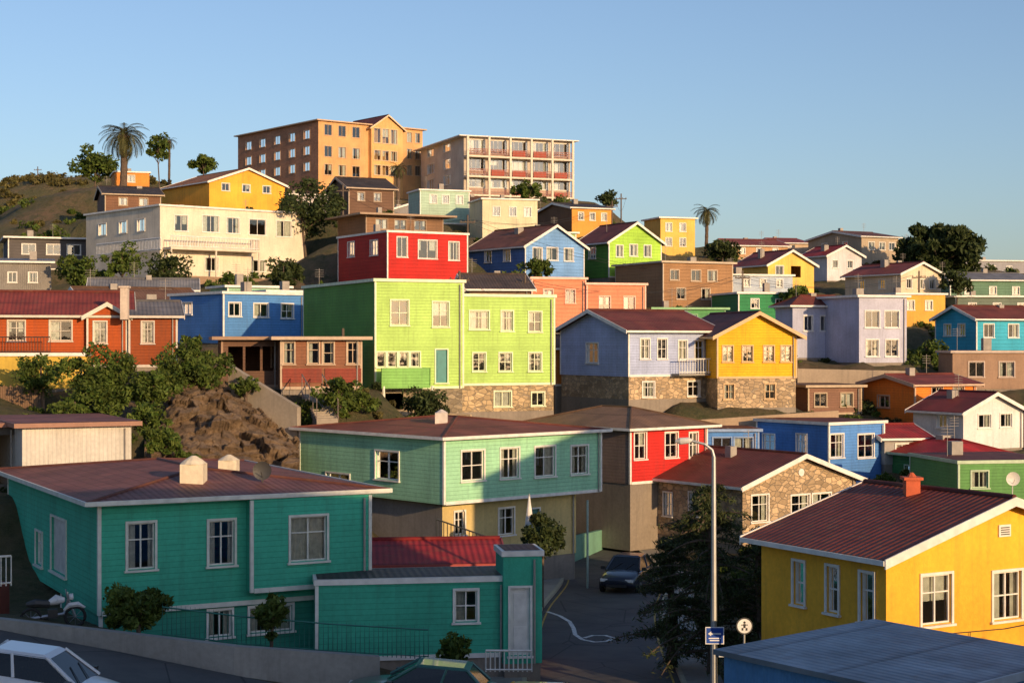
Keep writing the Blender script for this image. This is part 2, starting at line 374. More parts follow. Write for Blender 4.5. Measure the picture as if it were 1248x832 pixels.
# ================= FOREGROUND
t=H('teal_house',10,120,452,48,28,612,750,TEAL,'siding','hip',rc=(.26,.10,.075),rk='tile',rise=.55,o=.45,trim=(.62,.62,.56),
    wins=[('R',172,665,33,56),('R',270,661,31,54),('L',72,665,18,66,'d'),('L',48,668,8,40)],clut=False,door=(.55,.53,.5),ctrl=False,found=False)
bc=along(t,300,.45)
z722=zat(722,bc[1])
H('bay',None,300,452,0,28,0,0,TEAL,'siding','none',C=bc,ze=t['ze']-.09,zb=z722,b=2.,par=t,wins=[('R',376,656,44,54)],clut=False,ctrl=False,found=False,trim=(.62,.62,.56))
H('low',None,123,452,0,28,0,0,(.045,.31,.22),'siding','none',C=along(t,123,-.12),ze=t['zb']-.02,zb=zat(806,50),b=5,par=t,wins=[('R',330,752,52,34),('R',268,757,28,36)],clut=False,ctrl=False)  # darker teal paints in the shade of the recessed lower storey
an=H('annex',None,385,620,49.5,9,713,806,TEAL,'siding','flat',par=t,wins=[('R',568,738,27,38)],o=.06,b=2.2,clut=False,rc=(.08,.07,.07))
pc=along(an,612,.25)
H('gate',None,612,655,0,9,0,0,TEAL,'plaster','flat',C=pc,ze=zat(676,50.5),zb=zat(806,50.5),par=t,b=1.6,o=.06,wins=[('R',634,757,24,82,'d')],clut=False,door=(.7,.68,.64))
mb=MB()
for (px,py,D,w,hh) in ((236,588,51.5,.36,.8),(279,574,54,.30,.5)):
    p=P(px,py,D); mb.box(p.x-w,p.x+w,p.y-w,p.y+w,p.z-.5,p.z+hh*.75)
    mb.tube([(p.x,p.y,p.z+hh*.75),(p.x,p.y,p.z+hh*.9),(p.x,p.y,p.z+hh+.05)],[w*1.2,w*.8,w*.2],12)
extra(t,mb,'chimneys',wallmat((.75,.66,.5)))
mb=MB()
for i in range(6): mb.box(-15.9-.28*i,-15.9-.28*(i-1),49.6,51,1.9,3.55-.2*i)
extra(t,mb,'entry_steps',plain((.22,.05,.04),.8))
mb=MB(); rail(mb,(-17.6,49.4,2.6),(-16.0,49.4,3.6),.9,.14,.02); rail(mb,(-16.0,49.4,3.6),(-15.2,49.8,3.6),.9,.14,.02)
extra(t,mb,'entry_railing',plain(WHITE,.5))
H('red_roofed_shed',None,457,606,56,6,688,730,(.07,.06,.06),'plaster','gL',rc=(.40,.03,.03),rise=.45,b=5,clut=False,ctrl=False,trim=(.35,.05,.04))
yh=H('yellow_house',928,1080,1400,42,30,679,850,YEL,'plaster','gR',rc=(.20,.05,.035),rk='tile',rise=1.25,o=.4,a=8.4,
    wins=[('R',1141,730,36,60),('R',1227,725,34,58),('L',[974],710,13,52),('L',[1015],718,14,56),('L',[1057],728,16,60)],clut=False,foundc=(.5,.3,.08))
mb=MB(); p=P(1111,597,46.5); mb.box(p.x-.2,p.x+.2,p.y-.2,p.y+.2,p.z-.6,p.z+.3); mb.box(p.x-.27,p.x+.27,p.y-.27,p.y+.27,p.z+.3,p.z+.38); mb.tube([(p.x,p.y,p.z+.38),(p.x,p.y,p.z+.5)],[.15,.05],8)
extra(yh,mb,'chimney',plain((.5,.10,.04),.8))
mb=MB(); c=Vector((yh['a']/2,0,yh['ze']+.45)); mb.box(c.x-.22,c.x+.22,-.05,-.003,c.z-.16,c.z+.16)
mb.obj('attic_vent',plain(WHITE,.5),yh['e'])
mb=MB()
for k in range(4): mb.box(c.x-.16,c.x+.16,-.065,-.052,c.z-.11+k*.06,c.z-.08+k*.06)
mb.obj('attic_vent_louvres',plain((.1,.09,.08),.7),yh['e'])
mb=MB(); mb.tube([(.3,-.06,3.7),(2.2,-.07,3.35),(4.2,-.06,3.3),(8.1,-.06,3.5)],.015,5); mb.tube([(2.9,-.06,3.34),(2.9,-.06,2.2)],.012,5); mb.obj('wall_cable',plain((.04,.035,.03),.7),yh['e'])
H('blue_metal_shed',None,0,0,0,42,0,0,(.10,.26,.5),'corr','shed',rc=(.30,.36,.42),rise=.12,C=(7.1,28.3),ze=4.85,zb=1.5,a=4.9,b=4.5,o=.15,clut=False,trim=(.4,.45,.5))
# ================= MIDDLE
lg=H('mint_green_house',365,541,733,70,42,534,615,MINT,'siding','hip',rc=(.28,.085,.055),rk='corr',rise=.62,o=.3,
    wins=[('R',[576],567,27,36),('R',[621],564,22,36),('R',[664],562,24,36),('R',[706],560,20,34),('L',[472],567,28,34),('L',412,590,28,26)],clut=False,ctrl=False,found=False)
lc=(lg['C'][0]-.1,lg['C'][1]+.8)
H('lower',460,541,702,0,42,0,0,(.60,.46,.20),'plaster','none',C=lc,ze=lg['zb']-.01,zb=zat(692,71),par=lg,wins=[('R',560,637,12,28),('R',[617],635,18,32),('R',[650],640,14,40,'d')],colL=(.30,.28,.26),b=8,clut=False)
mb=MB(); p=P(538,512,75); mb.box(p.x-.28,p.x+.28,p.y-.28,p.y+.28,p.z-.5,p.z+.35); mb.tube([(p.x,p.y,p.z+.35),(p.x,p.y,p.z+.5)],[.3,.05],8)
extra(lg,mb,'chimney',plain((.62,.56,.5),.8))
mb=MB(); p=P(716,612,73); mb.tube([(p.x,p.y,0),(p.x,p.y,p.z+.1)],.05,8)
extra(lg,mb,'overhang_post',plain((.3,.4,.35),.6))
mb=MB(); rail(mb,P(532,662,67.5),P(612,690,67.0),1.0,.16,.02); extra(lg,mb,'front_railing',plain((.04,.045,.045),.5))
sh=H('stone_house',777,905,1043,82,35,592,665,STONE,'stone','gR',rc=MAR,rk='tile',rise=1.35,o=.4,
    wins=[('R',926,619,20,32),('R',[975,1001],617,22,30),('L',[794],614,12,28),('L',[814],614,10,28),('L',[846],614,12,28)])
mb=MB(); mb.tube([(sh['a']/2,-.06,sh['ze']+.5),(sh['a']/2,-.003,sh['ze']+.5)],.2,14); mb.obj('round_vent',plain(WHITE,.5),sh['e'])
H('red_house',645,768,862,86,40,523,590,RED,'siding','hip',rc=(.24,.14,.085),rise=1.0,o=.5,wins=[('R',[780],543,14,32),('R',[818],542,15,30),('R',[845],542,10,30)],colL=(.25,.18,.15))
bl=H('blue_flat_house',922,1010,1078,95,35,518,592,(.09,.25,.62),'siding','flat',wins=[('L',937,541,14,24),('L',977,541,12,24),('R',1019,543,17,28),('R',1055,543,19,28)],o=.15)
H('blue_wing',None,845,925,97,4,526,556,(.09,.25,.62),'siding','flat',par=bl,b=5,o=.2,wins=[('R',[880,906],542,22,18)],clut=False,trim=(.2,.3,.5))
pv=H('periwinkle_house',683,766,872,105,30,402,459,PERI,'siding','gL',rc=MAR,rise=1.25,o=.45,
    wins=[('L',722,430,14,24),('R',[786],425,11,24),('R',[807],425,11,24),('R',[832,852],427,10,24)],lower=(487,STONE,'stone',[('R',[790,845],474,14,18)]))
mb=MB(); q=along(pv,818,.9); q1=along(pv,860,.9); za=zat(455,107)
rail(mb,(q[0],q[1],za),(q1[0],q1[1],za),.95,.2,.025); 
extra(pv,mb,'balcony_railing',plain(WHITE,.5))
mb=MB(); q0=along(pv,818,0.03);q2=along(pv,860,0.03); prism(mb,[q,q1,q2,q0],za-.12,za); extra(pv,mb,'balcony_floor',CONC)
H('yellow_gable_house',None,874,971,106,14,408,461,(.90,.46,.02),'siding','gR',rc=MAR,rise=1.4,o=.45,b=8,trim=(.55,.36,.18),
    wins=[('R',[887,911,937,958],431,12,19)],lower=(497,STONE,'stone',[('R',[888,938],477,12,18)]),clut=False)
gA=H('lime_green_house',370,457,565,90,24,343,474,LIME,'siding','flat',rc=(.3,.25,.2),trim=(.68,.72,.50),o=.12,colL=(.13,.32,.05),  # left wall darker green: its shade is painted into the colour
    wins=[('R',[487],381,21,30),('R',[537],383,19,30),('R',[464,478,492,506],438,11,18),('R',538,446,14,40,'d')],lower=(505,(.3,.24,.16),'stone',[('R',[480],489,22,20,'o'),('R',520,490,20,22,'o')]),door=(.03,.2,.2))
H('right_block',None,566,676,0,24,0,0,LIME,'siding','flat',C=along(gA,566,-.5),ze=zat(361,92),zb=zat(470,92),b=8,par=gA,trim=(.68,.72,.50),o=.1,
    wins=[('R',[584],390,23,22),('R',[618],391,14,24),('R',[652],392,15,24),('R',[584],441,15,22),('R',[616],441,15,22),('R',[652],441,15,22)],lower=(502,(.48,.35,.2),'stone',[('R',[612],486,20,18),('R',[655],486,15,16)]))
mb=MB(); q=along(gA,457,1.1); q1=along(gA,516,1.1);q0=along(gA,457,.03);q2=along(gA,516,.03); z1=zat(470,90);z2=zat(448,90)
prism(mb,[q,q1,q2,q0],z1-.12,z1); prism(mb,[q,q1,lerp2(q1,q2,.1),lerp2(q,q0,.1)],z1,z2); prism(mb,[q1,lerp2(q1,q,.03),lerp2(q2,q0,.03),q2],z1,z2)
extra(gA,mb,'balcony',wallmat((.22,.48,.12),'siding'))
mb=MB()
for s_ in (q,q1): mb.tube([(s_[0]+.1,s_[1]+.1,z1-3),(s_[0]+.1,s_[1]+.1,z1)],.08,6)
extra(gA,mb,'balcony_posts',plain((.7,.7,.6)))
# left group
rb=H('red_brown_house',None,-40,156,88,14,383,448,(.42,.08,.015),'siding','gL',rc=(.28,.055,.04),rise=1.25,o=.4,b=7.5,wins=[('R',[74],403,26,24),('R',122,405,15,26),('R',[20],403,20,24)],trim=(.55,.5,.42))
H('side',None,157,216,89.5,14,385,447,(.27,.06,.015),'siding','gL',rc=(.20,.19,.19),rise=.8,o=.35,b=7,wins=[('R',180,405,14,26)],par=rb,trim=(.5,.45,.4))
H('cross_gable',None,106,155,0,14,0,0,(.42,.08,.015),'siding','gR',rc=(.28,.055,.04),C=along(rb,106,.35),ze=rb['ze']-.06,zb=zat(447,89),rise=.62,o=.25,b=3,par=rb,wins=[('R',122,405,15,26)],clut=False,ctrl=False,found=False,trim=(.6,.56,.48))
mb=MB(); q=along(rb,-30,1.2);q1=along(rb,62,1.2);za=zat(430,88); rail(mb,(q[0],q[1],za),(q1[0],q1[1],za),.85,.16,.02); 
extra(rb,mb,'balcony_railing',plain((.06,.04,.03),.6))
mb=MB(); q0=along(rb,-30,.03);q2=along(rb,62,.03); prism(mb,[q,q1,q2,q0],za-.15,za)
for s_ in (q1,lerp2(q,q1,.5)): mb.tube([(s_[0],s_[1]+.1,za-2.5),(s_[0],s_[1]+.1,za)],.09,6)
extra(rb,mb,'balcony_floor',plain((.3,.05,.03),.7))
mb=MB(); p=P(152,378,88.5); mb.box(p.x-.2,p.x+.2,p.y-.2,p.y+.2,p.z-.5,p.z+1.2); mb.box(p.x-.27,p.x+.27,p.y-.27,p.y+.27,p.z+1.2,p.z+1.3); extra(rb,mb,'chimney',wallmat((.6,.5,.42)))
H('blue_house',207,272,371,104,38,358,418,(.09,.26,.60),'siding','flat',wins=[('R',[286],377,14,16),('R',[318],378,17,16),('R',[350],379,14,17),('L',[228],376,12,14)],o=.15)
mv=H('timber_veranda_house',None,342,441,84,12,414,474,(.26,.11,.06),'siding','flat',wins=[('R',[352,367,382],430,13,26),('R',[400,415,430],430,13,26)],o=.5,b=5.5,trim=(.46,.34,.24),rc=BRN,clut=False)
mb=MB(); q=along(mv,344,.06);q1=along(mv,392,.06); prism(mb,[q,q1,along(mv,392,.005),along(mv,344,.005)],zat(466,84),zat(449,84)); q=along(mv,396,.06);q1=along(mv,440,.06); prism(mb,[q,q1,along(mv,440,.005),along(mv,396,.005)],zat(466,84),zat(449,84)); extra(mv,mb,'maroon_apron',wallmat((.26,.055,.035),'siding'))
H('veranda',None,270,341,85,12,414,472,(.15,.08,.05),'siding','flat',par=mv,wins=[('R',[287,308,329],437,18,30,'o')],o=.5,b=5,trim=(.3,.18,.11),rc=BRN,clut=False)
ws=H('corrugated_shed',None,27,160,62,26,521,600,(.60,.57,.52),'corr','flat',o=.35,b=7,trim=(.26,.12,.08),rc=(.28,.10,.07),clut=False)
H('carport',None,-70,22,63,12,521,600,(.10,.09,.08),'plaster','flat',o=.3,b=6,par=ws,trim=(.26,.12,.08),rc=(.28,.10,.07),wins=[('R',[-30,6],560,26,60,'o')],clut=False)
# upper rows
sl_=H('salmon_house',None,648,714,125,16,340,400,SALM,'siding','flat',b=8,wins=[('R',[668,695],361,11,16)],trim=(.75,.45,.36),o=.15)
H('salmon_wing',None,715,787,126,16,347,400,SALM,'siding','flat',b=8,par=sl_,wins=[('R',[737,767],370,13,17)],trim=(.75,.45,.36),o=.15,clut=False)
sb=H('slate_blue_house',945,966,1048,126,18,373,436,(.44,.46,.60),'plaster','hip',rc=MAR,rise=.9,wins=[('R',[985,1005,1028],394,10,18)],)
H('front_wing',None,1047,1105,122,18,362,442,(.48,.49,.62),'plaster','flat',b=7,par=sb,wins=[('R',[1063,1087],389,17,20),('R',[1063,1087],424,15,20)],o=.25,rc=MAR)
cr=H('cream_house',105,195,372,150,40,251,344,CREAM,'plaster','flat',wins=[('R',[221],272,16,19),('R',[257],273,20,20),('R',[284],275,15,19),('R',[314],277,20,19),('R',[346],279,18,19),('R',[258],322,16,16),('R',[315],324,16,14),('R',[347],325,16,15),('L',[125,150,172],277,9,14)],o=.2,rc=(.3,.25,.22))
mb=MB(); pz=zat(308,152)
e0=P(118,300,158); e1=P(196,300,147.5); rail(mb,(e0.x,e0.y,pz),(e1.x,e1.y,pz),1.1,.3,.045)
b0=along(cr,198,1.6);b1=along(cr,305,1.6);b2=along(cr,305,.03);b3=along(cr,198,.03); pz2=zat(303,152)
rail(mb,(b0[0],b0[1],pz2),(b1[0],b1[1],pz2),1.0,.28,.04); rail(mb,(b1[0],b1[1],pz2),(b2[0],b2[1],pz2),1.0,.28,.04)
extra(cr,mb,'terrace_railing',plain(WHITE,.5))
mb=MB(); prism(mb,[b0,b1,b2,b3],pz2-.2,pz2)
for s_ in (b0,lerp2(b0,b1,.5),b1): mb.tube([(s_[0],s_[1]+.15,pz2-3.2),(s_[0],s_[1]+.15,pz2-.2)],.1,6)
extra(cr,mb,'terrace_floor',plain((.62,.55,.45),.7))
H('red_flat_house',412,472,570,135,30,283,348,RED,'siding','flat',wins=[('R',[490],301,12,24),('R',[521],304,22,22),('R',[553],306,12,22),('L',[456],302,9,18),('L',[428],304,8,18)],o=.12)
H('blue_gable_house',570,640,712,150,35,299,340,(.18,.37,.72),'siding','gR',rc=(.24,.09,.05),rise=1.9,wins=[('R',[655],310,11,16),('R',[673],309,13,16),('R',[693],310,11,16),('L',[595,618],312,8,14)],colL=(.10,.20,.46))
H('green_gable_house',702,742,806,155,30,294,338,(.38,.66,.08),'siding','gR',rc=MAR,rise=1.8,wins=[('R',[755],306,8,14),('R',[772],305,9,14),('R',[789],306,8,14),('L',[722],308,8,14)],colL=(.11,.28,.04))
H('timber_house',750,808,893,146,25,320,382,(.36,.20,.10),'siding','flat',wins=[('R',[822],335,10,12),('R',[848,868],336,11,13),('R',[830,860],358,10,13)],o=.3,trim=(.5,.4,.3),rc=BRN)
H('yellow_arched_house',893,936,992,165,25,322,356,(.82,.52,.12),'plaster','gR',rc=(.25,.05,.04),rise=1.4,wins=[('R',[950],330,9,12),('R',[970],330,12,16,'o')])
H('white_gable_house',975,1008,1050,185,28,311,342,(.62,.6,.62),'plaster','gR',rc=REDR,rise=1.1,wins=[('R',[1018,1036],322,6,9)])
H('cream_villa',1030,1098,1147,165,30,333,366,(.72,.60,.44),'plaster','gR',rc=(.28,.065,.045),rise=1.1,wins=[('R',[1108,1122,1136],346,6,11),('L',[1050,1075],347,7,11)])
H('tan_long_house',985,1050,1095,212,28,288,322,(.44,.35,.25),'plaster','gL',rc=(.16,.07,.05),rise=.9,wins=[('R',[1062,1075,1087],300,7,9),('L',[1005,1030],300,6,8)])
H('turquoise_house',1140,1190,1275,135,22,388,434,(.05,.40,.58),'siding','gL',rc=MAR,rise=1.0,wins=[('R',[1205,1235],403,12,16),('L',[1155,1172],402,8,14)])
H('brown_flat_house',None,1161,1270,120,2,430,474,(.34,.22,.15),'plaster','flat',b=3.5,wins=[('R',[1190,1227],450,18,18)],o=.2,trim=(.5,.4,.34))
H('orange_house',1052,1115,1190,110,25,469,520,ORG,'siding','gL',rc=(.24,.055,.04),rise=.55,wins=[('R',[1142],478,13,13),('R',[1168],478,13,13),('L',[1077],489,14,14)],trim=(.5,.35,.25))
H('white_house',1113,1174,1247,103,28,502,548,(.70,.69,.68),'plaster','gR',rc=(.26,.045,.035),rise=1.1,wins=[('R',[1200],513,15,16),('R',[1226],512,14,16),('L',[1148],513,12,16)])
H('dark_green_house',1078,1168,1238,92,26,559,620,(.035,.16,.055),'siding','hip',rc=(.42,.03,.03),rise=.9,wins=[('L',[1110,1140],580,14,22),('R',1190,580,14,20)],trim=(.3,.4,.3))
H('green_annex',None,1168,1290,84,10,565,625,(.12,.30,.09),'siding','flat',b=6,wins=[('R',1194,584,20,20)],o=.1,trim=(.4,.5,.36))
# hilltop
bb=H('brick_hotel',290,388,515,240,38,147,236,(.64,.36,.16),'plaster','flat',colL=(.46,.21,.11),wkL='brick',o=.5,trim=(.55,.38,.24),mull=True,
   wins=[('L',[303,320,338,356,374],y,7,10) for y in (171,190,209)]+[('R',[400,417,434],y,9,13) for y in (160,186,208)]+[('R',[499,509],y,6,12) for y in (168,188,208)],clut=False)
H('tower',None,449,491,0,38,0,0,(.72,.42,.17),'plaster','gR',C=along(bb,449,.8),ze=zat(154,244),zb=bb['zb'],rise=1.9,b=9,par=bb,o=.4,trim=(.66,.5,.34),wins=[('R',[460,470,480],y,8,hh) for y,hh in ((165,20),(190,12),(208,12))],clut=False,ctrl=False,found=False)
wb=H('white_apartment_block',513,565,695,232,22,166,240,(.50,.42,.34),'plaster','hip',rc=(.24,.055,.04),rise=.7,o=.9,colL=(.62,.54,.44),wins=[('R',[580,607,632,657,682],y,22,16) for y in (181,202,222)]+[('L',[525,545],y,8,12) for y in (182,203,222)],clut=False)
mb=MB();a_=wb['a'];z0=wb['zb'];z1=wb['ze']-.05;n=3;fh=(z1-z0)/n
for k in range(n): mb.box(0,a_,-1.4,-.01,z0+k*fh-.12+(.2 if k==0 else 0),z0+k*fh+.12+(.2 if k==0 else 0))
for i in range(6): x=i*(a_-.3)/5; mb.box(x,x+.3,-1.41,-1.12,z0-2,z1)
mb.obj('balcony_slabs_and_columns',plain((.66,.57,.46),.7),wb['e'])
mb=MB()
for k in range(n):
    for i in range(5):
        x0=i*(a_-.3)/5+.3; x1=(i+1)*(a_-.3)/5; zz=z0+k*fh+.12
        for j in range(3): mb.box(x0,x1,-1.36,-1.3,zz+.3+j*.3,zz+.36+j*.3)
        for j in range(14): xx=x0+(x1-x0)*j/14; mb.box(xx,xx+.06,-1.35,-1.31,zz,zz+.9)
mb.obj('balcony_rails',plain((.30,.10,.07),.6),wb['e'])
mb=MB()
for k,i in ((1,1),(1,2),(1,3),(2,3),(2,2),(0,2),(0,4),(1,4)): 
    x0=i*(a_-.3)/5+.5; mb.box(x0,x0+2.,-1.28,-1.1,z0+k*fh+.2,z0+k*fh+.95)
mb.obj('balcony_awnings',plain((.46,.05,.03),.8),wb['e'])
H('mint_small_house',498,512,572,186,20,232,272,(.42,.58,.46),'siding','flat',wins=[('R',[528,543,560],243,8,10)],o=.2)
H('cream_small_house',572,588,655,180,16,243,290,(.68,.61,.42),'plaster','flat',wins=[('R',[605,625,643],258,8,11)],o=.2)
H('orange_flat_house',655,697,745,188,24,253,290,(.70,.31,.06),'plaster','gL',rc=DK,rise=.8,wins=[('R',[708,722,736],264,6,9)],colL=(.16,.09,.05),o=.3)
H('orange_gable_house',197,255,347,185,38,221,256,(.88,.42,.05),'plaster','gR',rc=(.4,.16,.05),rise=1.7,wins=[('R',[275,300,325],229,9,10)])
H('yellow_block_house',785,805,847,195,18,266,312,(.76,.48,.11),'plaster','flat',wins=[('R',[815,832],277,7,10),('R',[815,832],295,7,10)],o=.3)
H('brown_pergola_house',412,446,540,152,28,262,292,(.25,.14,.08),'siding','flat',wins=[('R',[465,488,512],274,14,12)],o=1.0,rc=DK,trim=(.3,.2,.13))
H('timber_top_house',400,425,480,170,26,228,262,(.16,.09,.06),'siding','gL',rc=DK,rise=1.2,wins=[('R',[440,460],240,8,10)],trim=(.4,.3,.22))
H('dark_modern_house',None,10,106,166,20,290,328,(.10,.09,.09),'siding','flat',b=9,wins=[('R',[35,65,90],304,16,12)],o=.5,rc=DK)
H('grey_shed_house',None,-20,62,140,16,319,366,(.24,.22,.20),'corr','shed',rise=.6,b=7,rc=GRY,wins=[('R',[15,40],338,10,12)])
H('brown_hill_house',None,128,196,182,20,236,262,(.20,.10,.06),'siding','gL',rise=1.1,b=8,rc=DK,wins=[('R',[150,175],246,10,9)],trim=(.4,.3,.2))
H('orange_shed_house',None,140,182,208,18,210,230,(.66,.25,.05),'plaster','flat',b=6,wins=[('R',[160],218,8,8)],o=.2)
H('dark_roof_house',None,572,646,116,10,352,392,(.20,.12,.08),'plaster','gL',rc=(.10,.075,.06),rise=1.1,b=7)
H('low_green_house',None,900,976,140,12,358,392,(.04,.26,.10),'siding','flat',b=7,wins=[('R',[920,950],370,9,11)],o=.2)
H('pale_blue_house',None,893,966,152,14,336,366,(.45,.52,.62),'plaster','flat',b=7,wins=[('R',[910,930,950],345,7,9)],o=.2)
H('ochre_house',None,1093,1152,150,14,359,398,(.70,.38,.07),'plaster','flat',b=7,wins=[('R',[1110,1132],372,8,11)],o=.2)
H('green_awning_house',None,797,884,130,12,377,400,(.10,.32,.12),'siding','flat',b=6,wins=[('R',[815,845,868],388,9,9)],o=.3,trim=(.2,.42,.2))
H('small_orange_house',None,676,712,113,8,424,470,(.68,.22,.04),'siding','gL',rise=.8,rc=BRN,b=6)
H('grey_distant_house',None,1176,1260,245,12,318,345,(.30,.30,.33),'plaster','flat',b=12,wins=[('R',[1190,1210,1230],328,6,8)],o=.3)
H('sage_distant_house',None,1158,1262,180,12,341,378,(.13,.24,.16),'siding','gL',rise=.9,rc=GRY,b=9,wins=[('R',[1180,1210,1238],354,8,9)])
H('tiled_distant_house',None,893,960,215,14,299,320,(.5,.3,.16),'plaster','gL',rise=1.,rc=(.28,.07,.05),b=9,wins=[('R',[905,925,945],306,6,7)])
H('tiled_distant_house',None,950,985,225,14,296,320,(.55,.42,.3),'plaster','gL',rise=.8,rc=(.3,.06,.05),b=9)
H('grey_long_house',None,1165,1262,165,8,362,392,(.16,.20,.16),'siding','flat',b=8,wins=[('R',[1185,1215,1245],374,9,9)],o=.3)
H('ochre_wall_house',None,0,34,96,12,436,475,(.62,.42,.07),'plaster','flat',a=5,b=5,C=((-20-624)/2000*82,82),ze=zat(434,82),zb=zat(474,82),o=.1,clut=False)
H('brown_terrace_house',None,985,1050,112,14,472,505,(.24,.13,.09),'siding','flat',b=5,wins=[('R',[1000,1032],487,14,16)],o=.3,rc=BRN,trim=(.4,.3,.2))
H('grey_garage',None,1078,1130,97,12,534,566,(.34,.32,.30),'plaster','gL',b=5,wins=[('R',[1100],549,16,16)],rc=REDR,rise=.6)
# unseen buildings across the street; the tall ones are added to cast shade
H('shade_apartment_block',None,0,0,0,0,0,0,(.45,.36,.28),'plaster','flat',C=(10.5,-4),ze=16.2,zb=1.2,a=18,b=16,o=.3,autow=True)
H('tall_shade_house',None,0,0,0,0,0,0,(.5,.4,.3),'plaster','gR',C=(18.6,43),ze=12.3,zb=1.2,a=8,b=9,o=.3,rise=1.6,autow=True)
H('low_unseen_house',None,0,0,0,0,0,0,(.5,.4,.3),'plaster','gR',C=(17.5,22),ze=5.0,zb=1.2,a=9,b=8,o=.3,rise=1.4,autow=True)
# ================= TERRAIN
ROAD=[(2.0,34,-9.7),(2.6,43,-10.25),(2.8,50,-10.4),(3.05,58,-10.6),(3.6,66,-10.8),(4.7,75,-11.0),(4.7,82,-11.1),(4.0,90,-11.1),(3.2,100,-10.8),(2.5,112,-9)]
ROAD2=[(-40,47,-6.9),(-20,43.0,-7.55),(-13.2,41.3,-8.05),(-7,40.6,-9.0),(-2,41,-9.85),(2.4,42,-10.22)]
def catm(pts,n=8):
    out=[]
    P_=[np.array(p,float) for p in pts]; P_=[2*P_[0]-P_[1]]+P_+[2*P_[-1]-P_[-2]]
    for i in range(1,len(P_)-2):
        for k in range(n):
            t=k/n; p0,p1,p2,p3=P_[i-1:i+3]
            out.append(.5*((2*p1)+(-p0+p2)*t+(2*p0-5*p1+4*p2-p3)*t*t+(-p0+3*p1-3*p2+p3)*t**3))
    out.append(P_[-2]); return [(*p[:2],p[2]+CZ) for p in out]
R1=catm(ROAD); R2=catm(ROAD2)
def addc(px,py,D): p=P(px,py,D); CTRL.append((p.x,p.y,p.z))
for q in [(0,232,330),(60,224,330),(130,221,310),(-80,240,330),(0,290,235),(60,285,240),(120,262,240),(-100,300,200),(150,250,220),
          (200,245,215),(400,236,262),(600,240,262),(760,275,230),(860,302,215),(1000,322,245),(1248,345,260),(1400,350,240),(1145,350,205),
          (180,585,71),(260,590,71.5),(340,585,73),(200,520,79),(280,520,81),(350,520,82),(120,505,79),(60,505,80),(250,460,85),(170,455,85),
          (0,600,60),(120,768,47.4),(200,782,47.5),(30,752,47),(0,745,52),(460,812,47),(360,803,47),(300,798,49),(400,810,49.5),(240,792,49),(560,818,47.5),
          (900,650,96),(1050,640,92),(1100,640,86),(1248,650,80),(700,500,104),(560,530,88),(480,525,87),(700,600,84),(600,600,83),(720,492,104),(690,490,108)]: addc(*q)
for q in [(12,60,-9.8),(18,62,-9.3),(9,64,-10.6),(14,72,-10.3),(-60,60,-4),(-60,90,0),(60,60,-7),(60,90,-3),(-5,62,-9.2),(-10,62,-8.6),(-8,54,-8.6),(-14,57,-7.9),(9,46,-9.8),(8,38,-9.6),(0,20,-9.6),(0,0,-9.8),(-30,0,-8),(40,0,-9),(0,-40,-9),(-40,30,-6.5),(40,30,-9),(-90,150,10),(100,150,8),(110,230,10),(-110,260,22),(-20,55,-7.8)]: CTRL.append((q[0],q[1],q[2]+CZ))
CT=np.array(CTRL)
def segdist(X,Y,pl):
    bd=np.full(X.shape,1e9); bz=np.zeros(X.shape)
    for i in range(len(pl)-1):
        ax,ay,az=pl[i]; bx,by,bz_=pl[i+1]; dx,dy=bx-ax,by-ay
        t=np.clip(((X-ax)*dx+(Y-ay)*dy)/(dx*dx+dy*dy),0,1); d=np.hypot(X-ax-t*dx,Y-ay-t*dy)
        m=d<bd; bd=np.where(m,d,bd); bz=np.where(m,az+(bz_-az)*t,bz)
    return bd,bz
HW=2.35
def TH(X,Y):
    X=np.asarray(X,float);Y=np.asarray(Y,float); sh=X.shape; x=X.ravel();y=Y.ravel(); out=np.zeros(x.shape)
    for i in range(0,len(x),4000):
        d2=(x[i:i+4000,None]-CT[None,:,0])**2+(y[i:i+4000,None]-CT[None,:,1])**2
        w=1/(d2+.6)**2.0; out[i:i+4000]=(w*CT[None,:,2]).sum(1)/w.sum(1)
    far=np.clip((y-340)/260,0,1); far=np.maximum(far,np.clip((np.abs(x)-150)/300,0,1)); far=far*far*(3-2*far)
    out=out*(1-far)+(-18)*far
    rg=np.clip((y-62)/20,0,1)
    out+= (np.sin(x*.9+np.cos(y*.6)*2)*.12+np.sin(y*1.3+x*.5)*.08+np.sin(x*2.3+np.sin(y*1.9)*1.5)*.10+np.sin(y*3.1+np.cos(x*2.7)*2)*.07)*rg
    for pl,hw in ((R1,HW+1.7),(R2,4.9)):
        d,z=segdist(x,y,pl); w=1-np.clip((d-hw-.4)/3.2,0,1); w=w*w*(3-2*w)
        if pl is R2: w=np.where((y>44.3)&(x>-19),w*np.clip(1-(y-44.3)/1.5,0,1),w)
        out=out*(1-w)+(z-.05)*w
    return out.reshape(sh)
def ground(x,y): return float(TH(np.array([x]),np.array([y]))[0])
def inside(x,y,mg):
    for C,th,a,b in FOOT:
        dx,dy=x-C[0],y-C[1]; u=dx*math.cos(th)+dy*math.sin(th); v=-dx*math.sin(th)+dy*math.cos(th)
        if -mg<u<a+mg and -mg<v<b+mg: return True
    return False
